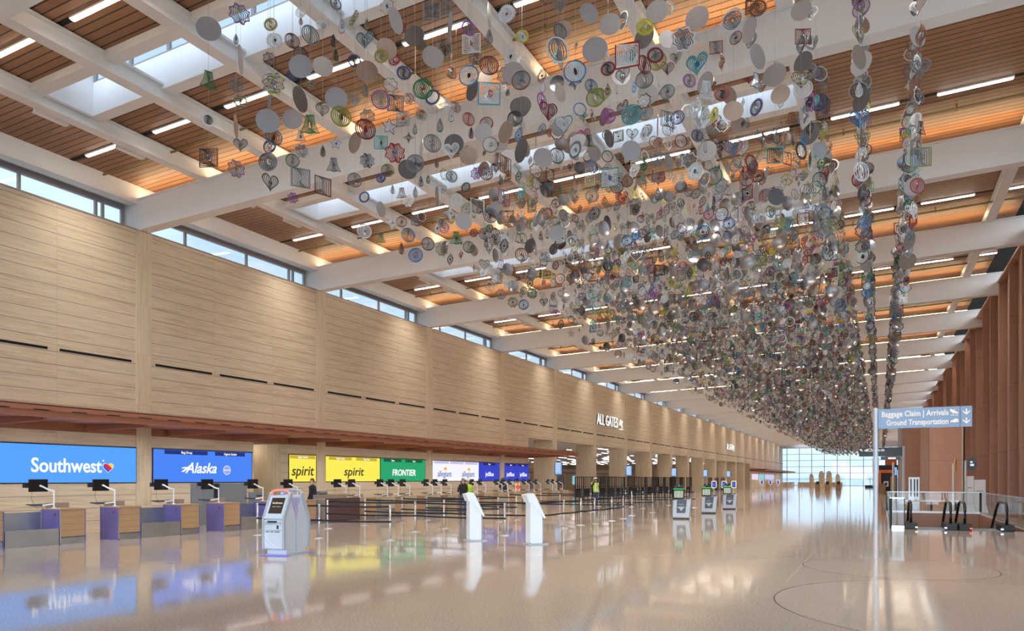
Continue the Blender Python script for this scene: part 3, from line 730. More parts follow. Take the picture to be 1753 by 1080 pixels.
for pts, nm in zip(CH, CHN):
    for i, p in enumerate(pts): stanchion(p[0], p[1], 'chrome queue post, %s from the left along the %s' % (ORD[i], nm))
    for i in range(len(pts)-1):
        a, b = Vector((*pts[i], 0)), Vector((*pts[i+1], 0)); d = (b-a).normalized(); nrm = Vector((-d.y, d.x, 0))
        for zt_, zn in ((.985, 'upper'), (.555, 'lower')):
            mb = MB(); N = 6
            for j in range(N+1):
                u0 = j/N; q0 = a.lerp(b, u0)
                if j == 0: q0 = a+d*.037
                if j == N: q0 = b-d*.037
                s0 = zt_-.02*math.sin(math.pi*u0); n2 = nrm*.002
                mb.v += [tuple(q) for q in (q0-n2+Vector((0, 0, s0-.052)), q0+n2+Vector((0, 0, s0-.052)), q0+n2+Vector((0, 0, s0)), q0-n2+Vector((0, 0, s0)))]
                if j:
                    o0, o1 = 4*j-4, 4*j
                    for e0, e1 in ((0, 1), (1, 2), (2, 3), (3, 0)): mb.f.append([o0+e0, o0+e1, o1+e1, o1+e0]); mb.mi.append(0)
            mb.f += [[0, 1, 2, 3], [4*N, 4*N+1, 4*N+2, 4*N+3]]; mb.mi += [0, 0]; mb.mat('black_belt')
            tag(mb.build('retractable_belt'), '%s black belt in span %s of the %s' % (zn, ORD[i], nm), 'belt', 'black queue belts')

# ================================================================= KIOSKS
def tall_kiosk():
    o = empty('self_service_kiosk', (-12.41, 13.03, 0), math.radians(10.6), 'tall pale grey double-sided self-service kiosk with lit red arch, standing alone in front', 'kiosk')
    for q, sgn in ((0, 1), (1, -1)):
        mx = Matrix.Rotation(math.pi*q, 4, 'Z')
        prof = [(-.40, .03), (-.012, .03), (-.012, .80), (-.03, .92), (-.17, 1.16), (-.24, 1.36), (-.50, .82), (-.50, .16), (-.40, .13)]
        MB().prism(prof, -.25, .25, 'x', 'kiosk_pale', mx).build('body', o, .008)
        rim = [(-.50, .13), (-.545, .15), (-.565, .20), (-.565, .84), (-.545, .90), (-.27, 1.44), (-.22, 1.46), (-.17, 1.40), (-.19, 1.36), (-.47, .84), (-.47, .18)]
        for x0, x1 in ((-.285, -.235), (.235, .285)): MB().prism(rim, x0, x1, 'x', 'kiosk_grey', mx).build('side_rim', o, .015)
        MB().prism([(-.46, .17), (-.545, .17), (-.545, .82), (-.46, .82)], -.235, .235, 'x', 'kiosk_pale', mx).build('front_door', o, .01); fd = list(o.children)[-1]
        MB().hexa([(-.235, -.46, .82), (.235, -.46, .82), (.235, -.20, 1.32), (-.235, -.20, 1.32)], [(-.235, -.545, .85), (.235, -.545, .85), (.235, -.275, 1.38), (-.235, -.275, 1.38)], 'kiosk_pale', mx).build('screen_bezel', o)
        n = Vector((0, -.53, .27)).normalized()
        def Q(x, t, d=0): return Vector((x, -.545+t*.27, .85+t*.53))+Vector((0, -.891, .454))*d
        s = MB().hexa([Q(-.17, .22), Q(.17, .22), Q(.17, .88), Q(-.17, .88)], [Q(-.17, .22, .006), Q(.17, .22, .006), Q(.17, .88, .006), Q(-.17, .88, .006)], 'screen_brown', mx).build('touch_screen', o)
        MB().hexa([(-.20, -.552, .72), (.20, -.552, .72), (.20, -.53, .80), (-.20, -.53, .80)], [(-.20, -.60, .73), (.20, -.60, .73), (.20, -.56, .76), (-.20, -.56, .76)], 'kiosk_grey', mx).box(-.13, .10, -.575, -.55, .765, .80, 'dark', mx).build('printer_tray', o)
        MB().box(-.20, .20, -.552, -.545, .58, .586, 'dark', mx).box(-.19, -.10, -.553, -.545, .545, .56, 'dark', mx).box(-.06, .0, -.553, -.545, .545, .56, 'dark', mx).box(.04, .17, -.553, -.545, .545, .56, 'dark', mx).box(.10, .14, -.56, -.545, .62, .70, 'dark', mx).build('slots', fd)
        pts = [(-.23, -.55, .50), (-.15, -.55, .38), (-.02, -.55, .27), (.12, -.55, .19), (.22, -.55, .175)]; MB().tube(pts, .004, 'led_white', 6, mx).tube([(p[0]-.02, p[1], p[2]-.13+.1*i/4) for i, p in enumerate(pts[:4])], .004, 'led_white', 6, mx).build('curved_stripes', fd)
        MB().tube([(-.235, -.25, 1.40), (-.20, -.25, 1.475), (-.10, -.25, 1.50), (.10, -.25, 1.50), (.20, -.25, 1.475), (.235, -.25, 1.40)], .022, 'glow_red' if q == 0 else 'kiosk_grey', 8, mx).build('status_arch', o)
        MB().lathe([(.03, 0), (.03, .04), (.01, .05)], 'glow_blue', 12, mx @ Matrix.Translation((.03, -.24, 1.40))).build('beacon', o)
    MB().box(-.20, .20, -.16, .16, .7, 1.30, 'lilac_plastic').build('core', o)
    MB().prism([(-.10, 1.10), (.10, 1.10), (0, .84)], .20, .256, 'x', 'lilac_plastic').build('side_inset', o)
    MB().box(-.27, .27, -.44, .44, 0, .03, 'kiosk_grey').build('plinth', o)
    MB().box(-.35, .35, -.56, -.42, .001, .012, 'glow_floor').box(-.35, .35, .42, .56, .001, .012, 'glow_floor').build('floor_glow_strip', o)
    # start screen lettering, front side
    ang = math.atan2(.53, .27)
    text('Southwest', .062, 'sign_glow', (0, -.545+.66*.27-.0085, .85+.66*.53+.0035), (ang, 0, 0), 'screen_text', o, ext=.001, bold=.001)
    text('TOUCH TO CHECK IN', .022, 'sign_glow', (0, -.545+.5*.27-.0085, .85+.5*.53+.0035), (ang, 0, 0), 'screen_text', o, ext=.001)
    return o
plain('lilac_plastic', (.50, .42, .66), .4)
tall_kiosk()
def slanted_kiosk(x, y, rz, label):
    o = empty('slanted_kiosk', (x, y, 0), rz, label, 'kiosk', 'white slanted kiosks')
    prof = [(.0, .03), (.34, .03), (.34, .72), (.30, .86), (.12, 1.20), (.04, 1.22), (0, 1.10)]
    MB().prism([(.19-d, z) for d, z in prof], -.21, .21, 'x', 'kiosk_white').build('body', o, .006)
    slabp = [(.43, .72), (.40, .695), (.30, .80), (.05, 1.12), (-.04, 1.12), (-.12, 1.33), (.08, 1.37), (.11, 1.36)]
    MB().prism([(.19-d, z) for d, z in slabp], -.235, .235, 'x', 'kiosk_white').build('head', o, .006)
    a, b = Vector((0, .19-.40, .80)), Vector((0, .19-.13, 1.33)); n = Vector((0, -(b-a).z, (b-a).y)).normalized()
    q = lambda x_, t, d: a.lerp(b, t)+Vector((x_, 0, 0))+n*d
    MB().hexa([q(-.19, .12, .0), q(.19, .12, .0), q(.19, .92, .0), q(-.19, .92, .0)], [q(-.19, .12, .018), q(.19, .12, .018), q(.19, .92, .018), q(-.19, .92, .018)], 'kiosk_grey').build('screen', o)
    MB().box(-.17, .17, -.19, -.15, .06, .66, 'kiosk_grey').build('front_door', o)
    MB().prism([(.17, 1.02), (.12, 1.10), (.07, 1.04)], .211, .214, 'x', 'bio_grey').build('side_logo', o)
    MB().box(-.28, .28, -.30, .26, 0, .03, 'kiosk_grey').build('base_plate', o)
    for sx_ in (-.24, .24): MB().lathe([(.012, .03), (.012, .05)], 'dark', 8, Matrix.Translation((sx_, .2, 0))).build('anchor_bolt', o)
slanted_kiosk(-10.32, 18.25, math.radians(133), 'white slanted kiosk seen from its side, left one of the pair')
slanted_kiosk(-8.32, 18.0, math.radians(133), 'white slanted kiosk seen from its side, right one of the pair')
def bag_kiosk(x, y, label):
    o = empty('bag_tag_kiosk', (x, y, 0), math.radians(10), label, 'kiosk', 'grey kiosks with black screens on the open floor')
    MB().hexa([(-.40, -.30, .04), (.36, -.30, .04), (.36, .30, .04), (-.40, .30, .04)], [(-.38, -.26, .83), (.44, -.26, .90), (.44, .26, .90), (-.38, .26, .83)], 'bio_grey').build('body', o, .04)
    MB().hexa([(-.20, -.325, .27), (.17, -.325, .27), (.17, -.29, .27), (-.20, -.29, .27)], [(-.18, -.295, .84), (.24, -.295, .86), (.24, -.25, .86), (-.18, -.25, .84)], 'bio_panel').build('front_panel', o); fp = list(o.children)[-1]
    e_ = MB()
    for cx in (-.055, .055): e_.tube([(cx+.05*math.cos(t), -.332+.02, .60+.06*math.sin(t)) for t in np.linspace(0, math.pi, 8)], .014, 'bio_grey', 6)
    e_.prism([(-.14, .54), (.14, .54), (.0, .36)], -.335, -.322, 'y', 'bio_grey'); e_.prism([(-.17, .50), (.17, .50), (.14, .545), (-.14, .545)], -.337, -.322, 'y', 'bio_grey')
    e_.build('emblem', fp)
    mx = Matrix.Translation((-.12, -.05, .88)) @ Matrix.Rotation(-.28, 4, 'X')
    MB().box(-.24, .22, -.03, .03, 0, .42, 'black_gloss', mx).box(-.04, .04, .03, .1, -.05, .3, 'dark', mx).build('monitor', o, .008); mn = list(o.children)[-1]
    MB().box(-.20, .18, -.036, -.03, .05, .36, 'screen_pale', mx).build('display', mn)
    w = MB()
    for i in range(4): w.box(-.17, -.03, -.038, -.036, .31-.07*i, .325-.07*i, 'bio_panel', mx).box(.02, .14, -.038, -.036, .31-.07*i, .325-.07*i, 'bio_panel', mx)
    w.build('display_text', mn)
    MB().box(-.24, .22, -.035, .03, .425, .46, 'glow_green', mx).build('status_light', mn)
    MB().box(-.07, .07, -.02, .03, .46, .56, 'dark', mx).box(-.15, .15, -.04, .04, .54, .64, 'bio_panel', mx).lathe([(.03, 0), (.03, .01)], 'chrome', 12, mx @ Matrix.Translation((0, -.045, .59)) @ Matrix.Rotation(math.pi/2, 4, 'X')).build('camera_head', o)
    MB().box(-.16, .12, -.20, -.06, .86, .92, 'dark').box(.18, .34, -.20, -.06, .89, .93, 'dark').build('scanner', o)
    MB().box(-.36, .33, -.26, .26, 0, .04, 'dark').build('plinth', o)
for (x, y), l in zip([(-7.8, 32.3), (-7.8, 38.1), (-7.8, 43.85)], ['nearest', 'middle', 'farthest']): bag_kiosk(x, y, 'grey kiosk with tilted black screen and white emblem, %s of the three in line' % l)
def loop_sign(x, y, label):
    o = empty('lane_sign', (x, y, 0), math.radians(10), label, 'sign', 'glowing loop signs on posts')
    pts = []
    for cx, cz, a in ((.13, 1.45, 0), (-.13, 1.45, 90), (-.13, .98, 180), (.13, .98, 270)):
        for t in range(0, 91, 18): q = math.radians(a+t); pts.append((cx+.09*math.cos(q), 0, cz+.09*math.sin(q)))
    MB().tube(pts, .035, 'led_white', 8, closed=True).build('light_loop', o)
    MB().box(-.14, .14, -.02, .02, .96, 1.47, 'black_gloss').box(-.12, .12, -.024, -.02, 1.1, 1.33, 'wait_blue').build('display', o)
    MB().lathe([(.17, 0), (.17, .02), (.03, .03), (.03, .87)], 'chrome', 14).build('post', o)
for i, (x, y) in enumerate([(-14.7, 74.2), (-13.8, 74.6), (-12.95, 75.1)]): loop_sign(x, y, 'glowing loop sign with blue display, %s from the left in the nearer trio' % ORD[i])
for i, (x, y) in enumerate([(-17.4, 127), (-16.2, 128), (-15.1, 129)]): loop_sign(x, y, 'small glowing loop sign with blue display, %s from the left in the far trio' % ORD[i])
# ================================================================= SECURITY LANE BARRIERS
def barrier(x, y, rz, label, w=1.45):
    o = empty('lane_barrier', (x, y, 0), rz, label, 'barrier', 'black security lane barriers'); h = 1.95
    f = MB()
    for i in range(5):
        q = -w/2+w*i/4; r = .035 if i in (0, 4) else .018
        f.box(q-r, q+r, -.03, .03, 0 if i in (0, 2, 4) else .55, h, 'dark')
    f.box(-w/2, w/2, -.03, .03, h-.05, h, 'dark').box(-w/2, w/2, -.03, .03, .93, .99, 'dark').box(-w/2, w/2, -.03, .03, 1.12, 1.15, 'dark').build('frame', o)
    MB().box(-w/2+.03, w*.15, -.012, .012, .30, .93, 'dark').build('solid_panel', o)
    MB().box(w*.25, w*.40, -.05, .05, 0, 1.02, 'stainless').build('gate_pedestal', o)
bi = 0
A_, B_ = Vector((-21.6, 54.4)), Vector((-18.9, 79.5)); N = 17; rz = math.atan2((B_-A_).y, (B_-A_).x)
for i in range(N):
    p = A_.lerp(B_, (i+.5)/N); barrier(p.x, p.y, rz, 'tall black barrier module, %s from the near end of the front row' % ORD[i])
A_, B_ = Vector((-19.7, 56.5)), Vector((-17.2, 76)); N = 9
for i in range(N):
    p = A_.lerp(B_, (i+.5)/N); barrier(p.x, p.y, rz+.5*(i % 2), 'tall black barrier module, %s in the staggered row nearer the open floor' % ORD[i])
for i in range(3): barrier(-19.2+i*.5, 94.5+1.5*i, rz, 'black barrier module in the small far group, %s from the near end' % ORD[i])
for k, nm in ((4, 'first'), (6, 'third'), (8, 'fifth'), (10, 'seventh'), (12, 'ninth')):
    o = empty('information_display', (XW+.12, Yb(k)-.1, 2.6), 0, 'slim portrait display with blue glow fixed to the %s gate pier' % nm, 'display', 'displays on the gate piers')
    MB().box(-.09, .55, -.06, .06, -.52, .52, 'dark').build('housing', o); MB().box(-.05, .51, -.066, -.06, -.48, .48, 'screen_cyan').build('display', o)
    t_ = MB()
    for j in range(6): t_.box(.0, .40, -.069, -.066, .36-.13*j, .40-.13*j, 'led_white')
    t_.build('display_text', o)
# ================================================================= WAYFINDING SIGNS
o = empty('wayfinding_sign', (-.12, 27.0, 0), 0, 'grey-blue two-line direction sign with arrows on a tall pale post', 'sign')
MB().lathe([(.11, 0), (.11, .015), (.075, .02), (.075, 4.07), (.06, 4.08)], 'sign_pole', 20).build('post', o, smooth=False)
MB().lathe([(.095, 1.95), (.095, 2.45)], 'sign_pole', 20).build('post_collar', o); MB().lathe([(.085, 1.5), (.085, 1.95)], 'sign_pole', 20).build('post_sleeve', o)
MB().box(.08, 2.70, -.06, .06, 3.40, 4.04, 'sign_blue').build('sign_panel', o)
MB().box(2.37, 2.39, -.064, -.06, 3.40, 4.04, 'sign_slate').build('divider', o)
text('Baggage Claim | Arrivals', .25, 'sign_glow', (1.12, -.063, 3.855), ROT_FRONT, 'lettering', o, width=1.88, bold=.004)
text('Ground Transportation', .25, 'sign_glow', (1.19, -.063, 3.575), ROT_FRONT, 'lettering', o, width=1.74, bold=.004)
a_ = MB()
for z in (3.86, 3.58):
    a_.box(2.53, 2.565, -.066, -.06, z-.06, z+.10, 'sign_glow')
    a_.prism([(2.45, z+.0), (2.45, z+.045), (2.5475, z-.045), (2.645, z+.045), (2.645, z+.0), (2.5475, z-.09)], -.066, -.06, 'y', 'sign_glow')
a_.build('down_arrows', o)
m_ = MB(); Z_ = 3.86
for L in ([(2.10, .09), (2.14, .10), (2.32, -.01), (2.33, -.05), (2.28, -.05), (2.12, .02)], [(2.20, .06), (2.17, -.06), (2.20, -.05), (2.26, .02)], [(2.19, .05), (2.25, .11), (2.22, .03)]): m_.prism([(a, Z_+b) for a, b in L], -.066, -.06, 'y', 'sign_glow')
m_.box(2.12, 2.32, -.066, -.06, Z_-.10, Z_-.085, 'sign_glow').build('landing_aircraft_symbol', o)
m_ = MB(); Z_ = 3.58
m_.prism([(2.12, Z_-.04), (2.12, Z_), (2.15, Z_+.03), (2.20, Z_+.03), (2.22, Z_+.07), (2.30, Z_+.07), (2.33, Z_+.03), (2.33, Z_-.04)], -.066, -.06, 'y', 'sign_glow')
for x in (2.16, 2.29): m_.lathe([(.022, -.068), (.022, -.06)], 'sign_blue', 12, Matrix.Translation((x, 0, Z_-.045)) @ Matrix.Rotation(math.pi/2, 4, 'X') @ Matrix.Rotation(math.pi, 4, 'X'))
m_.build('vehicle_symbol', o)
o = empty('wayfinding_sign', (1.52, 59.0, 0), 0, 'darker slate direction sign further back, partly behind the tall pale post', 'sign')
MB().lathe([(.10, 0), (.10, 4.1)], 'sign_pole', 16).build('post', o)
MB().box(-2.87, -.10, -.07, .07, 3.38, 4.02, 'sign_slate').build('sign_panel', o)
text('Check-in', .30, 'sign_glow', (-1.75, -.075, 3.83), ROT_FRONT, 'lettering', o, bold=.003)
m_ = MB(); m_.prism([(-2.80, 3.92), (-2.66, 3.92), (-2.70, 3.88), (-2.62, 3.78), (-2.66, 3.74), (-2.76, 3.84), (-2.80, 3.80)], -.076, -.07, 'y', 'sign_glow'); m_.build('diagonal_arrow', o)
m_ = MB().box(-2.50, -2.40, -.076, -.07, 3.76, 3.86, 'sign_glow').box(-2.38, -2.30, -.076, -.07, 3.74, 3.92, 'sign_glow'); m_.build('luggage_symbol', o)
MB().box(-1.45, -.2, -.05, .05, 3.12, 3.36, 'black_gloss').build('lower_panel', o)
MB().box(-.98, -.50, -.06, -.05, 3.18, 3.30, 'letter_glow').build('lit_lozenge', o); text('1023', .13, 'black_gloss', (-.74, -.062, 3.24), ROT_FRONT, 'lettering', o)

# ================================================================= GLASS RAIL AND ESCALATORS
def rail(name, a, b, label):
    o = empty(name, ((a[0]+b[0])/2, (a[1]+b[1])/2, 0), math.atan2(b[1]-a[1], b[0]-a[0]), label, 'railing', 'glass railings round the escalator opening')
    L = math.hypot(b[0]-a[0], b[1]-a[1]); n = max(1, round(L/1.6))
    for i in range(n): MB().box(-L/2+L*i/n+.01, -L/2+L*(i+1)/n-.01, -.008, .008, .10, 1.06, 'glass_green').build('glass_panel', o)
    MB().box(-L/2, L/2, -.025, .025, 1.055, 1.10, 'rail_metal').build('top_rail', o)
    MB().box(-L/2, L/2, -.04, .04, 0, .10, 'rail_metal').build('base_shoe', o)
    p = MB()
    for i in (0, n): p.box(-L/2+L*i/n-.015, -L/2+L*i/n+.015, -.03, .03, .0, 1.06, 'dark')
    p.build('end_post', o)
rail('glass_railing', (.34, 29.6), (.34, 43.62), 'left glass railing running away along the escalator opening')
rail('glass_railing', (.38, 43.6), (4.50, 43.6), 'far glass railing across the end of the escalator opening')
rail('glass_railing', (4.55, 29.4), (4.55, 43.6), 'right glass railing in front of the copper wall')
rail('glass_railing', (.38, 29.45), (.78, 29.45), 'short glass end piece left of the escalators')
def escalator(x, label, lights):
    o = empty('escalator', (x, 29.3, 0), 0, label, 'escalator', 'escalators going down')
    for s, sx_ in ((-1, -.60), (1, .60)):
        pts = []
        for t in range(-90, 91, 18): q = math.radians(t); pts.append((.42-.0-.42*math.cos(q), .53+.40*math.sin(q)))
        path = [(sx_, 2.2, .13)]+[(sx_, p[0], p[1]) for p in pts]+[(sx_, 1.6, .94), (sx_, 2.0, .90), (sx_, 2.5, .68), (sx_, 9.5, -3.4)]
        MB().tube(path, .045, 'black_gloss', 8).build('handrail', o)
        MB().prism([(.10, .10), (.06, .55), (.12, .76), (.42, .90), (1.6, .90), (2.0, .86), (2.5, .62), (9.5, -3.45), (9.5, -4.1), (2.0, .10)], sx_-.008, sx_+.008, 'x', 'glass_green').build('balustrade', o)
        MB().box(sx_-.19, sx_+.19, -.16, 1.1, .0, .22, 'dark').build('newel_base', o, .02)
        MB().prism([(.9, .02), (2.0, .10), (2.2, .08), (9.5, -4.15), (9.5, -4.5), (2.0, -.2), (.9, -.2)], sx_-.09, sx_+.09, 'x', 'stainless').build('skirt', o)
        MB().box(sx_-.16*s-.035, sx_-.16*s+.035, -.19, -.165, .06, .10, lights[0 if s < 0 else 1]).build('indicator_light', o)
    MB().box(-.46, .46, -.1, 1.3, .0, .012, 'shop_grey').build('comb_plate', o)
    MB().box(-.44, -.40, .0, .9, .03, .06, 'esc_warm').build('comb_light', o)
    st = MB()
    for i in range(22):
        st.box(-.46, .46, 1.3+i*.38, 1.3+i*.38+.385, -.22*i-.35 if i > 1 else -.35, -.22*max(i-1, 0)-.005, 'dark')
    st.build('steps', o)
    return o
escalator(1.58, 'left escalator descending away, nearest the tall sign post', ('esc_warm', 'esc_blue'))
escalator(3.20, 'right escalator descending away, beside the copper wall', ('esc_red', 'esc_blue'))

# ================================================================= RIGHT SIDE FURNITURE
def white_unit(x, y, w, h, label, side):
    o = empty('white_kiosk', (x, y, 0), math.radians(-8), label, 'kiosk')
    MB().hexa([(-w/2-.12, -.22, 0), (w/2+.12, -.22, 0), (w/2+.12, .22, 0), (-w/2-.12, .22, 0)], [(-w/2, -.15, .45), (w/2, -.15, .45), (w/2, .15, .45), (-w/2, .15, .45)], 'kiosk_white').build('flared_base', o)
    MB().box(-w/2, w/2, -.15, .15, .45, h, 'kiosk_white').build('body', o, .02)
    MB().box(-w*.3, w*.3, -.155, -.15, h-.62, h-.57, 'bio_grey').build('logo_line', o)
    if side: MB().box(-w/2-.07, -w/2, -.16, .16, .1, h+.05, 'led_navy').build('blue_side_panel', o)
white_unit(4.72, 45.6, .52, 1.72, 'white floor-standing kiosk by the copper wall beyond the glass', False)
white_unit(4.20, 44.8, .34, 1.90, 'taller white kiosk with a dark blue side, left of the other', True)
o = empty('pole_sign', (3.93, 44.05, 0), 0, 'white pole with a dark round sign beside the white kiosks', 'sign')
MB().lathe([(.2, 0), (.2, .02), (.05, .03), (.05, 2.7)], 'kiosk_white', 14).build('pole', o)
MB().lathe([(.0, 0), (.36, .0), (.36, .05), (0, .05)], 'sign_slate', 28, Matrix.Translation((.28, 0, 2.52)) @ Matrix.Rotation(math.pi/2, 4, 'X') @ Matrix.Scale(.62, 4, (1, 0, 0))).build('round_sign', o)
MB().box(.2, .36, -.06, -.05, 2.42, 2.52, 'sign_glow').box(.2, .3, -.06, -.05, 2.58, 2.66, 'sign_glow').build('symbol', o)
o = empty('pole_sign', (3.55, 46.2, 0), 0, 'white pole carrying a round sign seen edge-on, left of the white kiosks', 'sign')
MB().lathe([(.2, 0), (.2, .02), (.05, .03), (.05, 2.6)], 'kiosk_white', 14).build('pole', o)
MB().lathe([(.0, 0), (.36, .0), (.36, .05), (0, .05)], 'art_yellow', 28, Matrix.Translation((.08, 0, 2.5)) @ Matrix.Rotation(math.radians(80), 4, 'Z') @ Matrix.Rotation(math.pi/2, 4, 'X')).build('round_sign', o)
o = empty('display_cabinet', (2.2, 60, 0), 0, 'upright glazed silver display cabinet with dark vertical slots', 'cabinet')
MB().box(-.34, .34, -.2, .2, 0, 1.88, 'rail_metal').build('case', o)
s_ = MB()
for x in (-.2, .02, .2): s_.box(x-.04, x+.04, -.21, -.2, .5, 1.75, 'dark')
s_.build('slot_panels', o)
mb = MB().box(1.4, 4.3, 51, 51.7, .38, .46, 'white_steel')
for x in (1.6, 2.8, 4.1): mb.box(x-.06, x+.06, 51.1, 51.6, 0, .38, 'dark')
tag(mb.build('bench'), 'long low white-topped bench beyond the far glass railing', 'bench')
# cafe unit past the sign post
o = empty('cafe_unit', (.65, 95, 0), 0, 'far cafe front with orange beam and post under a black fascia', 'cafe')
MB().box(-1.3, 1.2, -.4, 2.5, 2.80, 3.35, 'dark').build('fascia', o); MB().box(-1.4, .9, -.5, -.35, 2.45, 2.8, 'orange_paint').build('orange_beam', o)
MB().box(-.72, -.52, -.5, -.3, 0, 2.45, 'orange_paint').build('orange_post', o); MB().box(-.1, 1.1, .5, .6, 3.35, 4.4, 'orange_paint').build('orange_wall', o)
MB().box(-1.2, -1.1, .2, 2.5, 0, 2.8, 'dark').box(-1.1, 1.2, 2.3, 2.5, 0, 2.8, 'shop_grey').build('side_wall', o); MB().box(.45, 1.05, -.2, .0, 0, 2.1, 'joinery_tan').build('pale_panel', o)
MB().box(.75, 1.1, -.45, -.35, 2.2, 3.1, 'screen_cyan').build('blue_screen', o); MB().box(-.25, .25, -.1, .1, .9, 1.5, 'kiosk_white').box(-.1, .1, -.12, -.1, 1.0, 1.35, 'dark').build('coffee_machine', o)
for j, (x, z, w) in enumerate([(-.75, 0, .9), (-.7, .42, .8), (-.6, .84, .5)]):
    tag(MB().box(.9+x-w/2, .9+x+w/2, 93.6, 94.3, z, z+.4, 'box_brown').build('cardboard_box'), 'brown cardboard box before the far cafe, %s of its stack' % ['bottom', 'middle', 'top'][j], 'box', 'boxes before the cafe')
tag(MB().lathe([(.12, 0), (.12, 3.6)], 'white_steel', 12, Matrix.Translation((1.35, 92.5, 0))).build('pale_column'), 'slim pale column before the far cafe', 'column')
# ================================================================= FAR END
def fin(x, h, w, label):
    pr = [(-w/2, 0), (w/2, 0), (w/2, h*.6), (w*.42, h*.82), (w*.18, h*.97), (-.1*w, h), (-.38*w, h*.88), (-w/2, h*.6)]
    o = empty('rounded_panel_sculpture', (x, 197, .8), 0, label, 'sculpture', 'rounded upright panels at the glazed end')
    MB().prism(pr, -.12, .12, 'y', 'art_grey').build('panel', o); MB().box(w*.28, w/2+.12, -.15, .12, -.0, h*.45, 'art_yellow').build('yellow_side', o)
    tag(MB().box(x-w/2-.2, x+w/2+.2, 196.6, 197.6, 0, .8, 'joinery_tan').build('plinth'), 'tan plinth under the %s' % label, 'plinth')
for x, h, w, l in ((-15.2, 2.3, 1.0, 'outer left rounded panel'), (-12.9, 3.0, 1.3, 'inner left rounded panel'), (-11.2, 3.0, 1.3, 'inner right rounded panel'), (-9.2, 2.3, 1.0, 'outer right rounded panel')): fin(x, h, w, l+' standing by the end glazing')
tag(MB().box(-18.5, -8.2, 198.3, 198.8, 0, .95, 'joinery_tan').build('low_screen_wall'), 'low tan screen wall behind the rounded panels', 'partition')
for i, (x, y) in enumerate([(-8.3, 118.8), (-7.0, 119.5), (-5.5, 120.0)]):
    mb = MB().box(x-.35, x+.35, y-.25, y+.25, 0, .95, 'box_brown').box(x-.22, x+.22, y-.05, y+.05, .95, 1.4, 'dark')
    tag(mb.build('brown_kiosk'), 'small far brown kiosk with dark screen, %s from the left of three' % ORD[i], 'kiosk', 'far brown kiosks')
o = empty('potted_tree', (-1.8, 166.8, 0), 0, 'small potted tree standing before the end glazing left of the post', 'plant')
MB().box(-.9, .9, -.5, .5, 0, .5, 'dark').build('planter', o); MB().tube([(0, 0, .5), (.05, 0, 1.2), (-.03, 0, 1.9)], .05, 'box_brown', 6).build('trunk', o)
rl = random.Random(2); mb = MB()
for i in range(90):
    p = Vector((rl.gauss(0, .35), rl.gauss(0, .3), 1.9+rl.gauss(0, .35))); d = Vector((rl.uniform(-1, 1), rl.uniform(-1, 1), rl.uniform(-.4, 1))).normalized()*.28; s2 = d.cross(Vector((0, 0, 1)))*.3
    mb.add([p, p+d*.5+s2, p+d, p+d*.5-s2], [(0, 1, 2, 3)], 'leaf_green')
mb.build('foliage', o)
for i in range(9): stanchion(-16.5+1.1*i, 112+(i % 3)*3, 'distant queue post, %s from the left beyond the nearer loop signs' % ORD[i])

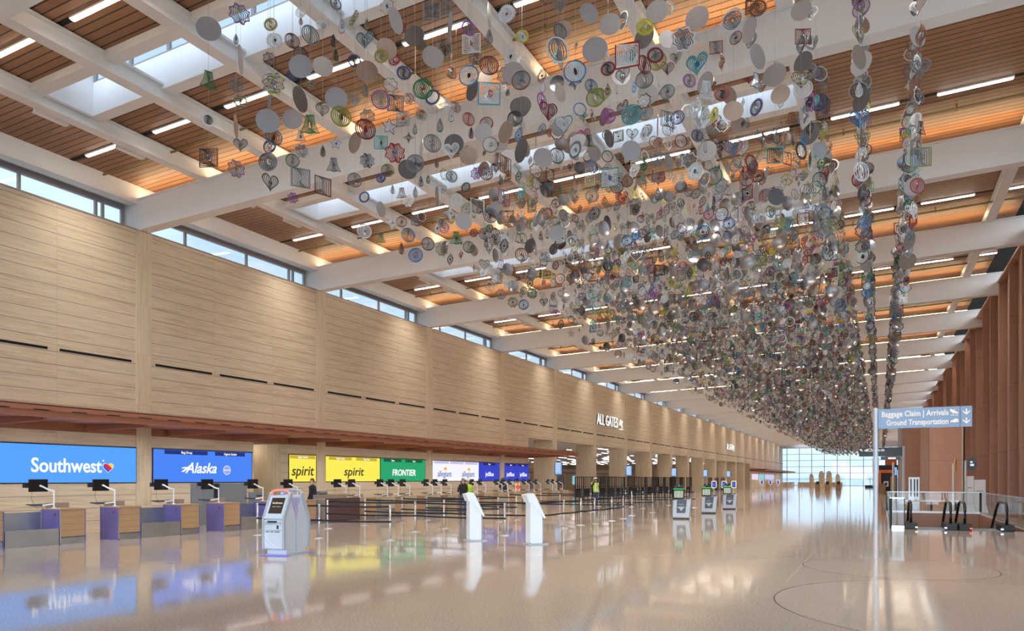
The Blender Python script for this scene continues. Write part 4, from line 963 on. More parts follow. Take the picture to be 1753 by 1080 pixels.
# ================================================================= PEOPLE
def person(loc, rz, h, label, pose, top, bottom, skin='skin_tone', hair='hair_brown', extra=None, w=1.0):
    S = h/1.75
    J = dict(pel=(0, 0, .95), sp1=(0, .0, 1.12), sp2=(0, .01, 1.30), chest=(0, .0, 1.42), neck=(0, -.01, 1.52), head0=(0, -.02, 1.60), head1=(0, -.03, 1.68), crown=(0, -.01, 1.74),
             hl=(-.10, 0, .90), kl=(-.11, -.03, .50), al=(-.12, .0, .09), tl=(-.13, -.16, .035), hr=(.10, 0, .90), kr=(.11, -.03, .50), ar=(.12, .03, .09), tr=(.13, -.13, .035),
             shl=(-.18, 0, 1.43), el=(-.24, .02, 1.14), wl=(-.25, -.08, .90), pl=(-.25, -.11, .82), shr=(.18, 0, 1.43), er=(.24, .02, 1.14), wr=(.25, -.08, .90), pr=(.25, -.11, .82))
    J.update(pose)
    R = dict(pel=.15, sp1=.145, sp2=.155, chest=.15, neck=.058, head0=.075, head1=.092, crown=.055, hl=.105, kl=.068, al=.045, tl=.035, hr=.105, kr=.068, ar=.045, tr=.035,
             shl=.068, el=.052, wl=.034, pl=.035, shr=.068, er=.052, wr=.034, pr=.035)
    E_ = [('pel', 'sp1'), ('sp1', 'sp2'), ('sp2', 'chest'), ('chest', 'neck'), ('neck', 'head0'), ('head0', 'head1'), ('head1', 'crown'), ('pel', 'hl'), ('hl', 'kl'), ('kl', 'al'), ('al', 'tl'), ('pel', 'hr'), ('hr', 'kr'), ('kr', 'ar'), ('ar', 'tr'),
          ('chest', 'shl'), ('shl', 'el'), ('el', 'wl'), ('wl', 'pl'), ('chest', 'shr'), ('shr', 'er'), ('er', 'wr'), ('wr', 'pr')]
    names = list(J); vs = [Vector(J[n])*S for n in names]; rs = [R[n]*S for n in names]; es = [(names.index(a), names.index(b)) for a, b in E_]
    for sd in 'lr':        # four fingers and a thumb, each its own curled chain
        W_, P_ = Vector(J['w'+sd]), Vector(J['p'+sd]); d = (P_-W_).normalized(); sidev = d.cross(Vector((1, 0, 0))).normalized(); curl = Vector((1 if sd == 'l' else -1, 0, 0))
        base = names.index('p'+sd)
        for j, (off_, ln) in enumerate(((-.027, .075), (-.009, .085), (.009, .08), (.027, .062), (-.045, .05))):
            if j == 4: p0 = W_+d*.035+sidev*-.03; p1 = p0+(sidev*-.6+d).normalized()*.035; p2 = p1+(d+curl*.3).normalized()*.03; st = names.index('w'+sd)
            else: p0 = P_+sidev*off_+d*.02; p1 = p0+(d+curl*.25).normalized()*ln*.5; p2 = p1+(d*.6+curl).normalized()*ln*.5; st = base
            i0 = len(vs); vs += [p0*S, p1*S, p2*S]; rs += [.010*S, .009*S, .007*S]; es += [(st, i0), (i0, i0+1), (i0+1, i0+2)]; names += ['f%s%d%d' % (sd, j, q) for q in range(3)]
    me = bpy.data.meshes.new('body'); me.from_pydata(vs, es, []); ob = bpy.data.objects.new('body', me); COL.objects.link(ob)
    sk = ob.modifiers.new('skin', 'SKIN'); sk.use_smooth_shade = True; sub = ob.modifiers.new('sub', 'SUBSURF'); sub.levels = sub.render_levels = 2
    if not me.skin_vertices: me.attributes.new('skin', 'FLOAT_VECTOR', 'POINT')
    for i, sv in enumerate(me.skin_vertices[0].data):
        a = b = rs[i]
        n = names[i]
        if n in ('pel', 'sp1', 'sp2', 'chest'): a, b = rs[i]*1.12*w, rs[i]*.78*w
        if n in ('pl', 'pr'): a, b = rs[i]*1.1, rs[i]*.55
        sv.radius = (a, b); sv.use_root = (n == 'pel')
    bpy.context.view_layer.update()
    m2 = bpy.data.meshes.new_from_object(ob.evaluated_get(bpy.context.evaluated_depsgraph_get())); bpy.data.objects.remove(ob); m2.name = 'body'
    mats = [skin, top, bottom, 'shoe']; m2.materials.clear()
    for q in mats: m2.materials.append(M[q])
    seg = []
    for a, b in es:
        na, nb = names[a], names[b]
        if nb in ('tl', 'tr'): c_ = 3
        elif nb in ('hl', 'hr', 'kl', 'kr', 'al', 'ar'): c_ = 2
        elif nb in ('neck', 'head0', 'head1', 'crown', 'pl', 'pr') or nb[0] == 'f' or na[0] == 'f': c_ = 0
        else: c_ = 1
        seg.append((vs[a], vs[b], c_))
    for f in m2.polygons:
        p = f.center; best = 9; ci = 1
        for a, b, c_ in seg:
            ab = b-a; t_ = max(0, min(1, (p-a).dot(ab)/max(ab.length_squared, 1e-9))); dd = (p-(a+ab*t_)).length
            if c_ == 1: dd *= .62
            if dd < best: best, ci = dd, c_
        if ci == 1 and p.z < .93*S and abs(p.x) < .2*S: ci = 2
        f.material_index = ci; f.use_smooth = True
    root = empty('person', loc, rz, label, 'person')
    bo = bpy.data.objects.new('body', m2); COL.objects.link(bo); bo.parent = root
    H = Vector(J['head1'])*S; fdir = Vector((0, -1, 0))
    def ell(c, r, m, nm, zc=None, cut=None):
        bm = bmesh.new(); bmesh.ops.create_uvsphere(bm, u_segments=18, v_segments=12, radius=1)
        for v in bm.verts: v.co = Vector((v.co.x*r[0], v.co.y*r[1], v.co.z*r[2]))
        if cut is not None: bmesh.ops.delete(bm, geom=[v for v in bm.verts if cut(v.co)], context='VERTS')
        mm = bpy.data.meshes.new(nm); bm.to_mesh(mm); bm.free(); mm.materials.append(M[m])
        for p_ in mm.polygons: p_.use_smooth = True
        q = bpy.data.objects.new(nm, mm); COL.objects.link(q); q.parent = root; q.location = c; return q
    if hair: ell(H+Vector((0, .012, .012))*S, (.092*S, .105*S, .105*S), hair, 'hair', cut=lambda c: c.z < -.01 and c.y < .02 or c.z < -.07*S or (c.y < -.06*S and c.z < .04*S))
    face = MB()
    for sx_ in (-.032, .032): face.lathe([(.012*S, 0), (.009*S, .006*S)], 'dark', 8, Matrix.Translation(H+Vector((sx_*S, -.088*S, .0))) @ Matrix.Rotation(math.pi/2, 4, 'X'))
    face.box(-.028*S+H.x, .028*S+H.x, H.y-.088*S, H.y-.075*S, H.z-.062*S, H.z-.054*S, 'spin_red').build('eyes_and_mouth', root)
    MB().add([H+Vector(q)*S for q in ((0, -.085, .01), (-.016, -.082, -.032), (.016, -.082, -.032), (0, -.112, -.028))], [(0, 1, 3), (0, 3, 2), (1, 2, 3)], skin).build('nose', root)
    for sx_ in (-1, 1): ell(H+Vector((sx_*.090, .0, -.005))*S, (.012*S, .02*S, .03*S), skin, 'ear')
    if extra: extra(root, S, H, ell, vs, names)
    return root
def vest(m):
    def f(root, S, H, ell, vs, names):
        body = next(c for c in root.children if c.name.startswith('body')); me = body.data
        v = me.copy(); bm = bmesh.new(); bm.from_mesh(v)
        bmesh.ops.delete(bm, geom=[q for q in bm.faces if not (.88*S < q.calc_center_median().z < 1.46*S and abs(q.calc_center_median().x) < .185*S)], context='FACES')
        for q in bm.verts: q.co += q.normal*.016
        v.materials.clear(); v.materials.append(M[m]); v.materials.append(M['reflective'])
        for q in bm.faces:
            c_ = q.calc_center_median(); q.material_index = 1 if (1.02*S < c_.z < 1.08*S or .07*S < abs(c_.x) < .12*S) else 0
        bm.to_mesh(v); bm.free(); o_ = bpy.data.objects.new('safety_vest', v); COL.objects.link(o_); o_.parent = root
    return f
def helmet(root, S, H, ell, vs, names):
    ell(H+Vector((0, 0, .045))*S, (.115*S, .135*S, .10*S), 'helmet_white', 'hard_hat', cut=lambda c: c.z < -.01)
    ell(H+Vector((0, -.02, .04))*S, (.125*S, .16*S, .012*S), 'helmet_white', 'hat_brim')
def both(*fs):
    def f(*a):
        for q in fs: q(*a)
    return f
def phone_(root, S, H, ell, vs, names):
    p = vs[names.index('pr')]; MB().box(p.x-.04, p.x+.04, p.y-.05, p.y-.03, p.z-.02, p.z+.13, 'black_gloss').build('phone', root)
fold = dict(el=(-.26, -.08, 1.15), wl=(-.12, -.28, 1.16), pl=(-.04, -.33, 1.18), er=(.26, -.06, 1.15), wr=(.14, -.28, 1.12), pr=(.06, -.33, 1.12))
stride = dict(kl=(-.11, -.16, .50), al=(-.12, -.22, .09), tl=(-.13, -.38, .035), kr=(.11, .06, .50), ar=(.12, .24, .12), tr=(.13, .10, .035))
person((-18.6, 31.74, 0), math.radians(-125), 1.76, 'man in a black hooded jacket and jeans seen from behind at the desks', dict(fold), 'jacket_black', 'jeans', hair='hair_grey', w=1.25)
person((-19.0, 32.9, 0), math.radians(-125), 1.72, 'person in a white hat mostly hidden behind the man in black', dict(fold), 'vest_yellow', 'trouser_dark', hair=None, extra=helmet)
person((-21.1, 40.9, 0), math.radians(55), 1.80, 'dark-haired man in a dark striped sweater behind the desks by the dark-blue screen', dict(wl=(-.20, -.30, 1.25), pl=(-.16, -.38, 1.30), el=(-.28, -.10, 1.2)), 'jacket_black', 'trouser_dark', w=1.1,
       extra=lambda root, S, H, ell, vs, names: [MB().tube([(.178*math.cos(t)*S*1.02, .13*math.sin(t)*S, z*S) for t in np.linspace(0, 6.28, 21)[:-1]], .008, 'shirt_grey', 6, closed=True).build('sweater_stripe', root) for z in (1.12, 1.2, 1.28, 1.36)])
person((-20.75, 42.25, 0), math.radians(-138), 1.76, 'worker in an orange safety vest holding a phone to the ear behind the desks', dict(er=(.30, -.02, 1.24), wr=(.17, -.10, 1.52), pr=(.12, -.10, 1.60)), 'khaki', 'jeans', skin='skin_dark', hair='hair_black', extra=both(vest('vest_orange'), phone_), w=1.3)
person((-16.9, 46.27, 0), math.radians(-120), 1.80, 'worker in a white hard hat, yellow vest and jeans before the black barriers', dict(er=(.24, -.14, 1.22), wr=(.10, -.28, 1.42), pr=(.06, -.30, 1.50), el=(-.24, -.14, 1.22), wl=(-.10, -.28, 1.40), pl=(-.05, -.30, 1.47)), 'trouser_dark', 'jeans', hair='hair_black', extra=both(vest('vest_yellow'), helmet), w=1.05)
person((-21.2, 23.75, 0), math.radians(-20), 1.74, 'man in a dark suit jacket walking behind the desks by the small yellow screen', dict(stride), 'jacket_black', 'trouser_dark')

# ================================================================= THE HANGING SPINNERS
def outl(kd, n):
    T = [2*math.pi*i/n for i in range(n)]
    if kd == 'he':
        L = [((16*math.sin(t)**3)/17, (13*math.cos(t)-5*math.cos(2*t)-2*math.cos(3*t)-math.cos(4*t))/16+.12) for t in T]
    elif kd == 'sq':
        L = []
        for t in T:
            a, b = math.cos(t+math.pi/4), math.sin(t+math.pi/4); q = max(abs(a), abs(b)); L.append((a/q*.98, b/q*.98))
    elif kd == 'st': L = [((1 if i % 2 == 0 else .5)*math.sin(2*math.pi*i/10), (1 if i % 2 == 0 else .5)*math.cos(2*math.pi*i/10)) for i in range(10)]
    elif kd == 's4': L = [((1 if i % 2 == 0 else .45)*math.sin(2*math.pi*i/8), (1 if i % 2 == 0 else .45)*math.cos(2*math.pi*i/8)) for i in range(8)]
    elif kd == 'fl': L = [((1-.13*math.cos(8*t))*math.sin(t), (1-.13*math.cos(8*t))*math.cos(t)) for t in T]
    elif kd == 'be': L = [(-.38, .95), (.38, .95), (.42, .55), (.5, .1), (.9, -.75), (.45, -.7), (0, -.82), (-.45, -.7), (-.9, -.75), (-.5, .1), (-.42, .55)]
    elif kd == 'dr': L = [(.62*math.sin(t)*(math.sin(t/2))**1.1 if t < math.pi else -.62*abs(math.sin(t))*(math.sin(t/2))**1.1, math.cos(t)) for t in T]
    elif kd == 'tw': L = [(.35*math.sin(t)+.3*math.sin(2*math.cos(t)), math.cos(t)) for t in T]
    else: L = [(math.sin(t), math.cos(t)) for t in T]
    return L
def tooth(n, r0, r1): return [((r1 if i % 2 == 0 else r0)*math.sin(math.pi*i/n), (r1 if i % 2 == 0 else r0)*math.cos(math.pi*i/n)) for i in range(2*n)]
def rings_geo(kd, n, N, th):
    """nested flat bands cut from one sheet, each turned a little further about the hanging axis"""
    V = []; F = []; MI = []
    def band(Lo, Li, ang, mi, t=th):
        ca, sa = math.cos(ang), math.sin(ang); k = len(Lo); b = len(V)
        if t:
            for L, d in ((Lo, -t), (Li, -t), (Lo, t), (Li, t)):
                for (x, z) in L: V.append((x*ca-d*sa, x*sa+d*ca, z))
            for i in range(k):
                j = (i+1) % k
                for q in ((i, j, k+j, k+i), (2*k+i, 3*k+i, 3*k+j, 2*k+j), (i, 2*k+i, 2*k+j, j), (k+i, k+j, 3*k+j, 3*k+i)): F.append(tuple(b+a for a in q)); MI.append(mi)
        else:
            for L in (Lo, Li):
                for (x, z) in L: V.append((x*ca, x*sa, z))
            for i in range(k):
                j = (i+1) % k; F.append((b+i, b+j, b+k+j, b+k+i)); MI.append(mi)
    sc = lambda L, q: [(x*q, z*q) for x, z in L]
    step = .74/N; w = step*.60; spin = math.radians(82)/N
    if kd in ('su', 'ge'):
        nt_ = max(8, n)
        base = [(math.sin(math.pi*i/nt_), math.cos(math.pi*i/nt_)) for i in range(2*nt_)]
        band(tooth(nt_, .80 if kd == 'su' else .88, 1.0), sc(base, .66 if kd == 'su' else .80), 0, 0)
        s0 = .60 if kd == 'su' else .74
        nn = [(math.sin(2*math.pi*i/n), math.cos(2*math.pi*i/n)) for i in range(n)]
        for i in range(N-1):
            q = s0*(1-i/(N)); band(sc(nn, q), sc(nn, q-w*.9), spin*(i+1), 1)
    else:
        L = outl(kd, n)
        for i in range(N):
            q = 1-step*i; ww = w*(1.45 if i == 0 else .95); band(sc(L, q), sc(L, q-ww), spin*i, 0 if i == 0 else 1)
    return V, F, MI
def mesh_from(V, F, MI, name, mats):
    me = bpy.data.meshes.new(name); me.from_pydata(V, [], F)
    for m in mats: me.materials.append(m)
    me.polygons.foreach_set('material_index', MI); me.update(); return me
KN = dict(he='heart', sq='square frame', st='five-pointed star', s4='four-pointed star', fl='flower-edged', be='bell-shaped', dr='teardrop', tw='wavy', ci='round ringed', su='sunburst', ge='toothed ring')
KO = dict(he='heart_spinner', sq='square_spinner', st='star_spinner', s4='star_spinner', fl='flower_spinner', be='bell_spinner', dr='teardrop_spinner', tw='wavy_spinner', ci='ringed_spinner', su='sunburst_spinner', ge='gear_spinner')
CN = dict(steel='grey steel', silver='bright silver', dark='dark grey', copper='warm grey', red='red', darkred='dark red', brown='rust brown', gold='dull gold', yellow='bright yellow', olive='olive', green='green', teal='teal', blue='blue', navy='dark blue', purple='purple', pink='pink', rainbow='rainbow-coloured')
GEO = {}
for kd in KN: GEO[kd] = mesh_from(*rings_geo(kd, 28, 6, .028), 'spiral_rings', [M['spin_steel'], M['spin_steel']])
def motif_geo(q):
    mb = MB(); t = .02
    if q == 'peace':
        mb.tube([(.30*math.cos(a), 0, .30*math.sin(a)) for a in np.linspace(0, 6.283, 19)[:-1]], .035, 'spin_steel', 5, closed=True)
        for a in (90, 270, 225, 315): mb.tube([(0, 0, 0), (.3*math.cos(math.radians(a)), 0, .3*math.sin(math.radians(a)))], .03, 'spin_steel', 5)
    elif q == 'disc': mb.prism([(.24*math.cos(a), .24*math.sin(a)) for a in np.linspace(0, 6.283, 17)[:-1]], -t, t, 'y', 'spin_steel')
    elif q == 'heart': mb.prism([(x*.28, z*.28) for x, z in outl('he', 18)], -t, t, 'y', 'spin_steel')
    elif q == 'star': mb.prism([(x*.32, z*.32) for x, z in outl('st', 10)], -t, t, 'y', 'spin_steel')
    elif q == 'bird': mb.prism([(-.32, .10), (-.1, .06), (.02, .28), (.10, .05), (.30, .12), (.20, -.05), (.05, -.12), (-.1, -.28), (-.12, -.08)], -t, t, 'y', 'spin_steel')
    elif q == 'leaf': mb.prism([(x*.45, z*.34) for x, z in outl('dr', 16)], -t, t, 'y', 'spin_steel')
    me = bpy.data.meshes.new('centre_motif'); me.from_pydata(mb.v, [], mb.f); me.materials.append(M['spin_steel']); me.update(); return me
MOT = {q: motif_geo(q) for q in ('peace', 'disc', 'heart', 'star', 'bird', 'leaf')}
MN = dict(peace='peace-sign', disc='round', heart='heart', star='star', bird='bird', leaf='leaf')
wm = MB(); wm.tube([(0, 0, 0), (0, 0, 1)], 1.0, 'wire', 4); o_ = wm.build('wire_proto'); WIRE = o_.data; bpy.data.objects.remove(o_)
dm = MB(); dm.prism([(math.cos(a), math.sin(a)) for a in np.linspace(0, 6.2832, 41)[:-1]], -.012, .012, 'y', 'disc_steel'); o_ = dm.build('disc_proto'); DISC = o_.data; bpy.data.objects.remove(o_)
DISC.name = 'disc'
CY, SY = math.cos(YAW), math.sin(YAW)
def proj(x, y, z):
    D = -x*SY+y*CY
    return 876.5+1258.6*(x*CY+y*SY)/D, 820-1258.6*(z-1.75)/D, D
def mslot(o, i, m): o.material_slots[i].link = 'OBJECT'; o.material_slots[i].material = M[m]
HAND = """-10.57,9.19,9.68,0.21,d,steel;-9.41,8.8,9.39,0.16,fl,purple;-11.2,10.39,10.31,0.107,dr,steel;-8.97,8.41,8.33,0.21,e,steel;-10.48,9.11,8.71,0.17,be,green;-11.2,10.39,9.41,0.137,ci,steel
-11.2,10.5,9.15,0.143,su,rainbow;-11.2,9.73,8.45,0.141,su,silver;-11.04,10.24,8.51,0.21,e,copper;-11.2,10.5,8.29,0.148,he,steel;-11.1,9.65,7.69,0.18,sq,brown;-11.13,10.33,7.75,0.16,fl,purple
-11.19,11.29,11.09,0.15,su,gold;-9.81,9.99,9.7,0.15,su,silver;-11.2,11.27,10.38,0.125,fl,darkred;-7.92,8.05,7.52,0.16,fl,rainbow;-11.2,11.22,9.91,0.125,ci,red;-11.2,11.27,9.48,0.187,e,dark
-9.84,9.86,8.19,0.21,d,steel;-10.51,10.69,8.38,0.17,ge,blue;-11.2,11.27,8.58,0.15,ge,navy;-9.8,9.82,7.43,0.17,ci,steel;-9.93,10.01,7.15,0.173,he,dark;-11.2,11.92,11.09,0.161,ci,red
-10.76,11.7,11.45,0.114,ci,silver;-10.96,11.92,11.45,0.09,dr,pink;-8.89,9.91,9.5,0.17,ci,steel;-10.66,12.28,11.45,0.167,he,silver;-11.2,12.18,10.93,0.163,ci,darkred;-9.31,10.12,9.17,0.21,d,steel
-10.48,12.06,10.43,0.21,d,steel;-11.2,11.92,10.35,0.13,su,navy;-8.94,9.71,8.3,0.21,o,dark;-11.05,11.77,9.32,0.21,d,steel;-10.64,11.87,10.01,0.14,st,rainbow;-7.91,8.8,7.24,0.17,be,green
-11.2,12.17,9.16,0.132,be,red;-11.2,12.21,8.86,0.158,fl,silver;-11.2,11.93,8.54,0.145,ci,green;-9.58,10.41,7.32,0.18,sq,steel;-11.2,11.94,7.75,0.109,fl,purple;-9.69,11.15,7.45,0.18,sq,darkred
-9.49,11.22,10.27,0.13,dr,dark;-8.57,10.35,9.81,0.13,dr,pink;-8.66,10.3,9.3,0.13,dr,rainbow;-11.2,12.87,10.03,0.164,he,steel;-9.12,10.86,8.89,0.21,d,steel;-7.92,9.55,7.71,0.17,ci,olive
-10.76,12.8,9.17,0.14,st,blue;-10.64,12.24,8.76,0.13,dr,gold;-10.34,12.23,8.39,0.17,be,steel;-9.93,11.81,11.45,0.137,su,steel;-8.28,10.33,9.86,0.15,tw,rainbow;-9.76,12.61,11.45,0.117,dr,yellow
-8.04,10.33,9.41,0.17,he,teal;-9.65,12.06,10.34,0.15,su,navy;-8.79,11.36,9.56,0.21,d,copper;-8.19,10.54,8.67,0.13,dr,rainbow;-11.2,14.01,10.78,0.16,he,steel;-9.53,11.92,8.58,0.21,o,copper
-10.04,12.99,9.69,0.16,fl,steel;-7.56,9.73,7.5,0.17,ci,darkred;-7.33,9.84,7.98,0.17,ge,purple;-9.13,11.81,8.09,0.16,fl,silver;-10.93,13.67,8.71,0.17,ci,steel;-11.2,14.37,8.6,0.148,su,navy
-10.73,13.77,7.52,0.17,ci,silver;-11.2,15.04,8.52,0.189,o,steel;-11.2,15.04,9.31,0.137,su,navy;-11.18,15.29,9.59,0.17,ci,olive;-11.2,15.04,7.79,0.137,be,green;-11.2,15.04,10.2,0.177,sq,teal
-9.92,13.67,10.68,0.16,fl,steel;-8.45,11.36,9.77,0.15,su,gold;-9.73,13.56,11.15,0.15,su,red;-8.95,12.21,10.49,0.21,d,copper;-7.47,10.45,9.66,0.21,o,steel;-9.04,12.34,11.45,0.15,fl,rainbow
-9.13,13.07,11.45,0.104,dr,red;-8.45,12.46,10.74,0.21,d,dark;-8.4,12.68,10.66,0.15,su,gold;-8.07,11.55,9.45,0.15,su,navy;-9.15,12.79,9.69,0.18,sq,blue;-10.74,15.59,11.45,0.14,fl,purple
-7.21,9.91,7.54,0.14,st,dark;-9.44,13.7,9.4,0.15,s4,silver;-10.51,15.01,10.62,0.18,sq,steel;-7.18,10.02,7.15,0.161,fl,red;-7.74,11.44,7.63,0.17,ci,steel;-9.11,13.18,8.43,0.21,d,dark
-11.2,15.53,9.2,0.119,dr,red;-11.2,15.93,9.23,0.159,be,red;-11.2,16.23,9.14,0.155,fl,silver;-9.86,14.58,8.57,0.13,dr,steel;-9.74,14.64,8.82,0.13,dr,blue;-10.79,16.56,9.76,0.13,dr,yellow
-9.78,13.53,7.49,0.15,s4,silver;-11.2,15.93,8.49,0.143,ci,red;-11.2,16.55,8.69,0.115,sq,blue;-9.82,14.23,7.43,0.17,ci,blue;-10.01,14.23,7.15,0.142,dr,brown;-10.01,14.82,7.15,0.176,ci,blue
-10.26,15.74,7.72,0.17,ci,dark;-11.2,16.87,8.92,0.126,fl,silver;-6.71,10.15,8.16,0.17,ci,green;-7.04,10.95,8.47,0.15,su,navy;-9.87,14.58,10.06,0.13,dr,green;-10.42,15.67,11.01,0.17,ge,steel
-7.45,11.58,8,0.17,ci,steel;-10.11,15.21,9.9,0.21,e,steel;-7,11.13,8.05,0.13,dr,green;-7.75,12.53,10.31,0.17,he,teal;-7.66,11.93,9.84,0.21,d,steel;-7.9,12.26,10.98,0.18,sq,steel
-7.99,12.91,11.45,0.15,fl,steel;-6.03,9.88,8.84,0.21,e,copper;-9.15,15.06,11.45,0.145,ci,red;-6.82,11.06,8.34,0.15,s4,silver;-8.19,13.47,9.51,0.13,dr,steel;-9.89,16.5,11.45,0.133,fl,pink
-7.14,11.74,7.86,0.17,he,silver;-8.21,13.62,8.98,0.21,d,dark;-8.46,14.68,9.19,0.21,d,copper;-6.48,11.24,9.69,0.15,su,purple;-6.75,11.82,9.8,0.18,sq,silver;-6.04,10.49,8.38,0.17,ci,blue
-7.92,14.05,10.97,0.16,fl,steel;-7.4,12.99,9.65,0.21,o,dark;-6.1,11.3,8.97,0.17,ci,darkred;-5.74,10.64,9.02,0.13,dr,steel;-6.7,12.41,10.65,0.21,e,steel;-5.44,10.08,7.75,0.18,sq,teal
-7.81,13.66,9.15,0.13,dr,pink;-9.34,16.21,10.89,0.17,ci,red;-8.16,14.83,9.72,0.21,d,steel;-10.58,16.66,10.19,0.13,dr,steel;-11.2,17.93,10.03,0.139,he,steel;-9.11,14.36,8.26,0.21,e,dark
-8.58,14.13,8.53,0.15,su,steel;-7.89,12.94,7.21,0.15,s4,silver;-8.82,14.73,8.23,0.17,ci,silver;-9.17,15.68,8.1,0.21,d,steel;-8.19,14.61,7.94,0.18,sq,silver;-9.48,16.87,9.79,0.16,fl,purple
-10.14,17.44,9.74,0.15,su,dark;-9.66,15.43,8.07,0.15,su,rainbow;-8.53,13.44,7.15,0.131,dr,steel;-8.82,14.73,7.35,0.17,be,green;-10.3,16.46,7.77,0.16,fl,rainbow;-10.27,17.83,8.23,0.17,ci,green
-9.88,18.03,8.6,0.17,ci,steel;-9.04,17.09,8.04,0.16,fl,rainbow;-7.48,13.92,7.41,0.17,ge,blue;-10.77,20.4,10.67,0.21,d,dark;-9.86,18.71,9.54,0.21,d,steel;-5.49,10.76,9.38,0.15,su,silver
-6.16,12.23,9.61,0.17,be,silver;-5.95,11.96,9.12,0.21,d,steel;-7.9,15.56,10.95,0.13,dr,rainbow;-6.57,13.6,10.84,0.15,su,yellow;-6.95,14.26,9.77,0.21,d,dark;-6.51,13.15,8.95,0.17,ci,steel
-7.48,13.92,8.93,0.17,ci,steel;-8.84,17.4,10.27,0.21,d,steel;-9.59,18.17,10.44,0.17,he,steel;-5.6,11.55,8.71,0.17,ci,brown;-9.19,18.84,11.45,0.121,su,red;-5.86,11.55,9.97,0.15,su,silver
-3.83,9.02,7.46,0.17,ci,silver;-4.19,11.42,8.81,0.21,d,steel;-4.08,10.26,7.85,0.17,ci,blue;-3.18,9.99,7.72,0.18,sq,red;-4.53,13.06,9.4,0.15,su,darkred;-3.35,12.04,8.82,0.15,su,darkred
-2.38,9.93,7.7,0.16,fl,silver;-2.26,10.23,7.48,0.17,he,teal;-4.09,16.41,11.2,0.17,he,silver;-2.9,13.14,9.93,0.21,d,steel;-3.29,16.83,11.45,0.149,sq,red;-1.82,10.45,8.09,0.17,ge,silver
-2.83,16.66,11.45,0.146,ci,red;-1.99,13.03,9.42,0.21,o,steel;-1.73,12.16,9.21,0.15,su,brown;-1.86,13.1,8.96,0.21,o,steel;-3.98,13.55,9.3,0.17,ci,steel;-5.14,15.67,10.7,0.21,d,steel
-4.61,17.79,11.45,0.174,sq,teal;-3.37,14.6,9.64,0.15,su,purple;-4.63,10.53,7.49,0.17,he,darkred;-4.83,11.64,7.81,0.17,he,teal;-6.18,16.6,11.16,0.17,ci,blue;-4.57,12.48,8.6,0.17,ci,olive
-6.42,16.47,10.6,0.17,ge,blue;-7.1,14.69,10.03,0.21,d,dark;-3.33,11.37,8.92,0.15,su,yellow;-5.13,14.8,9.41,0.17,ge,purple;-5.64,18.08,11.45,0.205,d,copper;-4.18,14.49,9.52,0.21,d,steel
-2.8,18.29,11.36,0.17,he,red;-2.53,12.16,8.09,0.17,be,silver;-2.77,15.99,9.53,0.21,d,copper;-3.27,15.73,8.68,0.21,d,steel;-3.29,19.81,10.99,0.21,d,steel;-4.59,13.34,7.48,0.18,sq,teal
-1.98,16.38,8.59,0.18,sq,teal;-2.8,22.06,11.45,0.162,ci,silver;-2.68,17.12,8.49,0.17,ci,red;-2.24,12.94,7.39,0.17,he,pink;-3.84,23.32,11.45,0.145,sq,blue;-6.32,18.3,10.62,0.21,o,dark
-5.97,15.25,9.19,0.21,d,steel;-7.7,18.95,10.99,0.21,d,steel;-6.36,14.19,8.54,0.21,d,steel;-8.2,16.17,9.66,0.21,d,steel;-5.68,18.25,10.59,0.17,he,teal;-4.71,16.25,9.64,0.15,su,steel
-4.74,17.32,8.94,0.17,he,red;-4.56,18.81,10.42,0.17,ci,darkred;-3.45,15.65,9.01,0.15,su,navy;-4.11,20.65,11.45,0.209,d,dark;-3.51,16.7,9.95,0.17,be,green;-5.23,20.18,10.55,0.21,o,steel
-3.38,14.66,8.08,0.16,fl,silver;-3.67,16.62,8.62,0.17,ge,silver;-5.72,20.8,11.45,0.15,su,red;-1.74,14.33,9.22,0.21,d,steel;-1.97,17.25,10.28,0.21,d,copper;-3.26,14.95,10.38,0.21,d,copper
-6.11,14.67,11.45,0.194,d,copper;-4.65,13.53,10.52,0.21,d,steel;-3.68,13.36,10.4,0.21,d,steel"""
rs_ = random.Random(11)
items = []        # x, y, z, r, kind, colour, rz, wire up
for it in HAND.replace('\n', ';').split(';'):
    a = it.split(','); x, y, z, r = map(float, a[:4]); kd, col = a[4], a[5]
    face = math.atan2(-y, -x)+math.pi/2       # turned to the open hall
    rz = face+{'d': rs_.uniform(-.25, .25), 'o': rs_.choice((-1, 1))*.95, 'e': rs_.choice((-1, 1))*1.38}.get(kd, rs_.uniform(-.5, .5))
    items.append([x, y, z, r, 'd' if kd in 'doe' else kd, col, rz, None, kd])
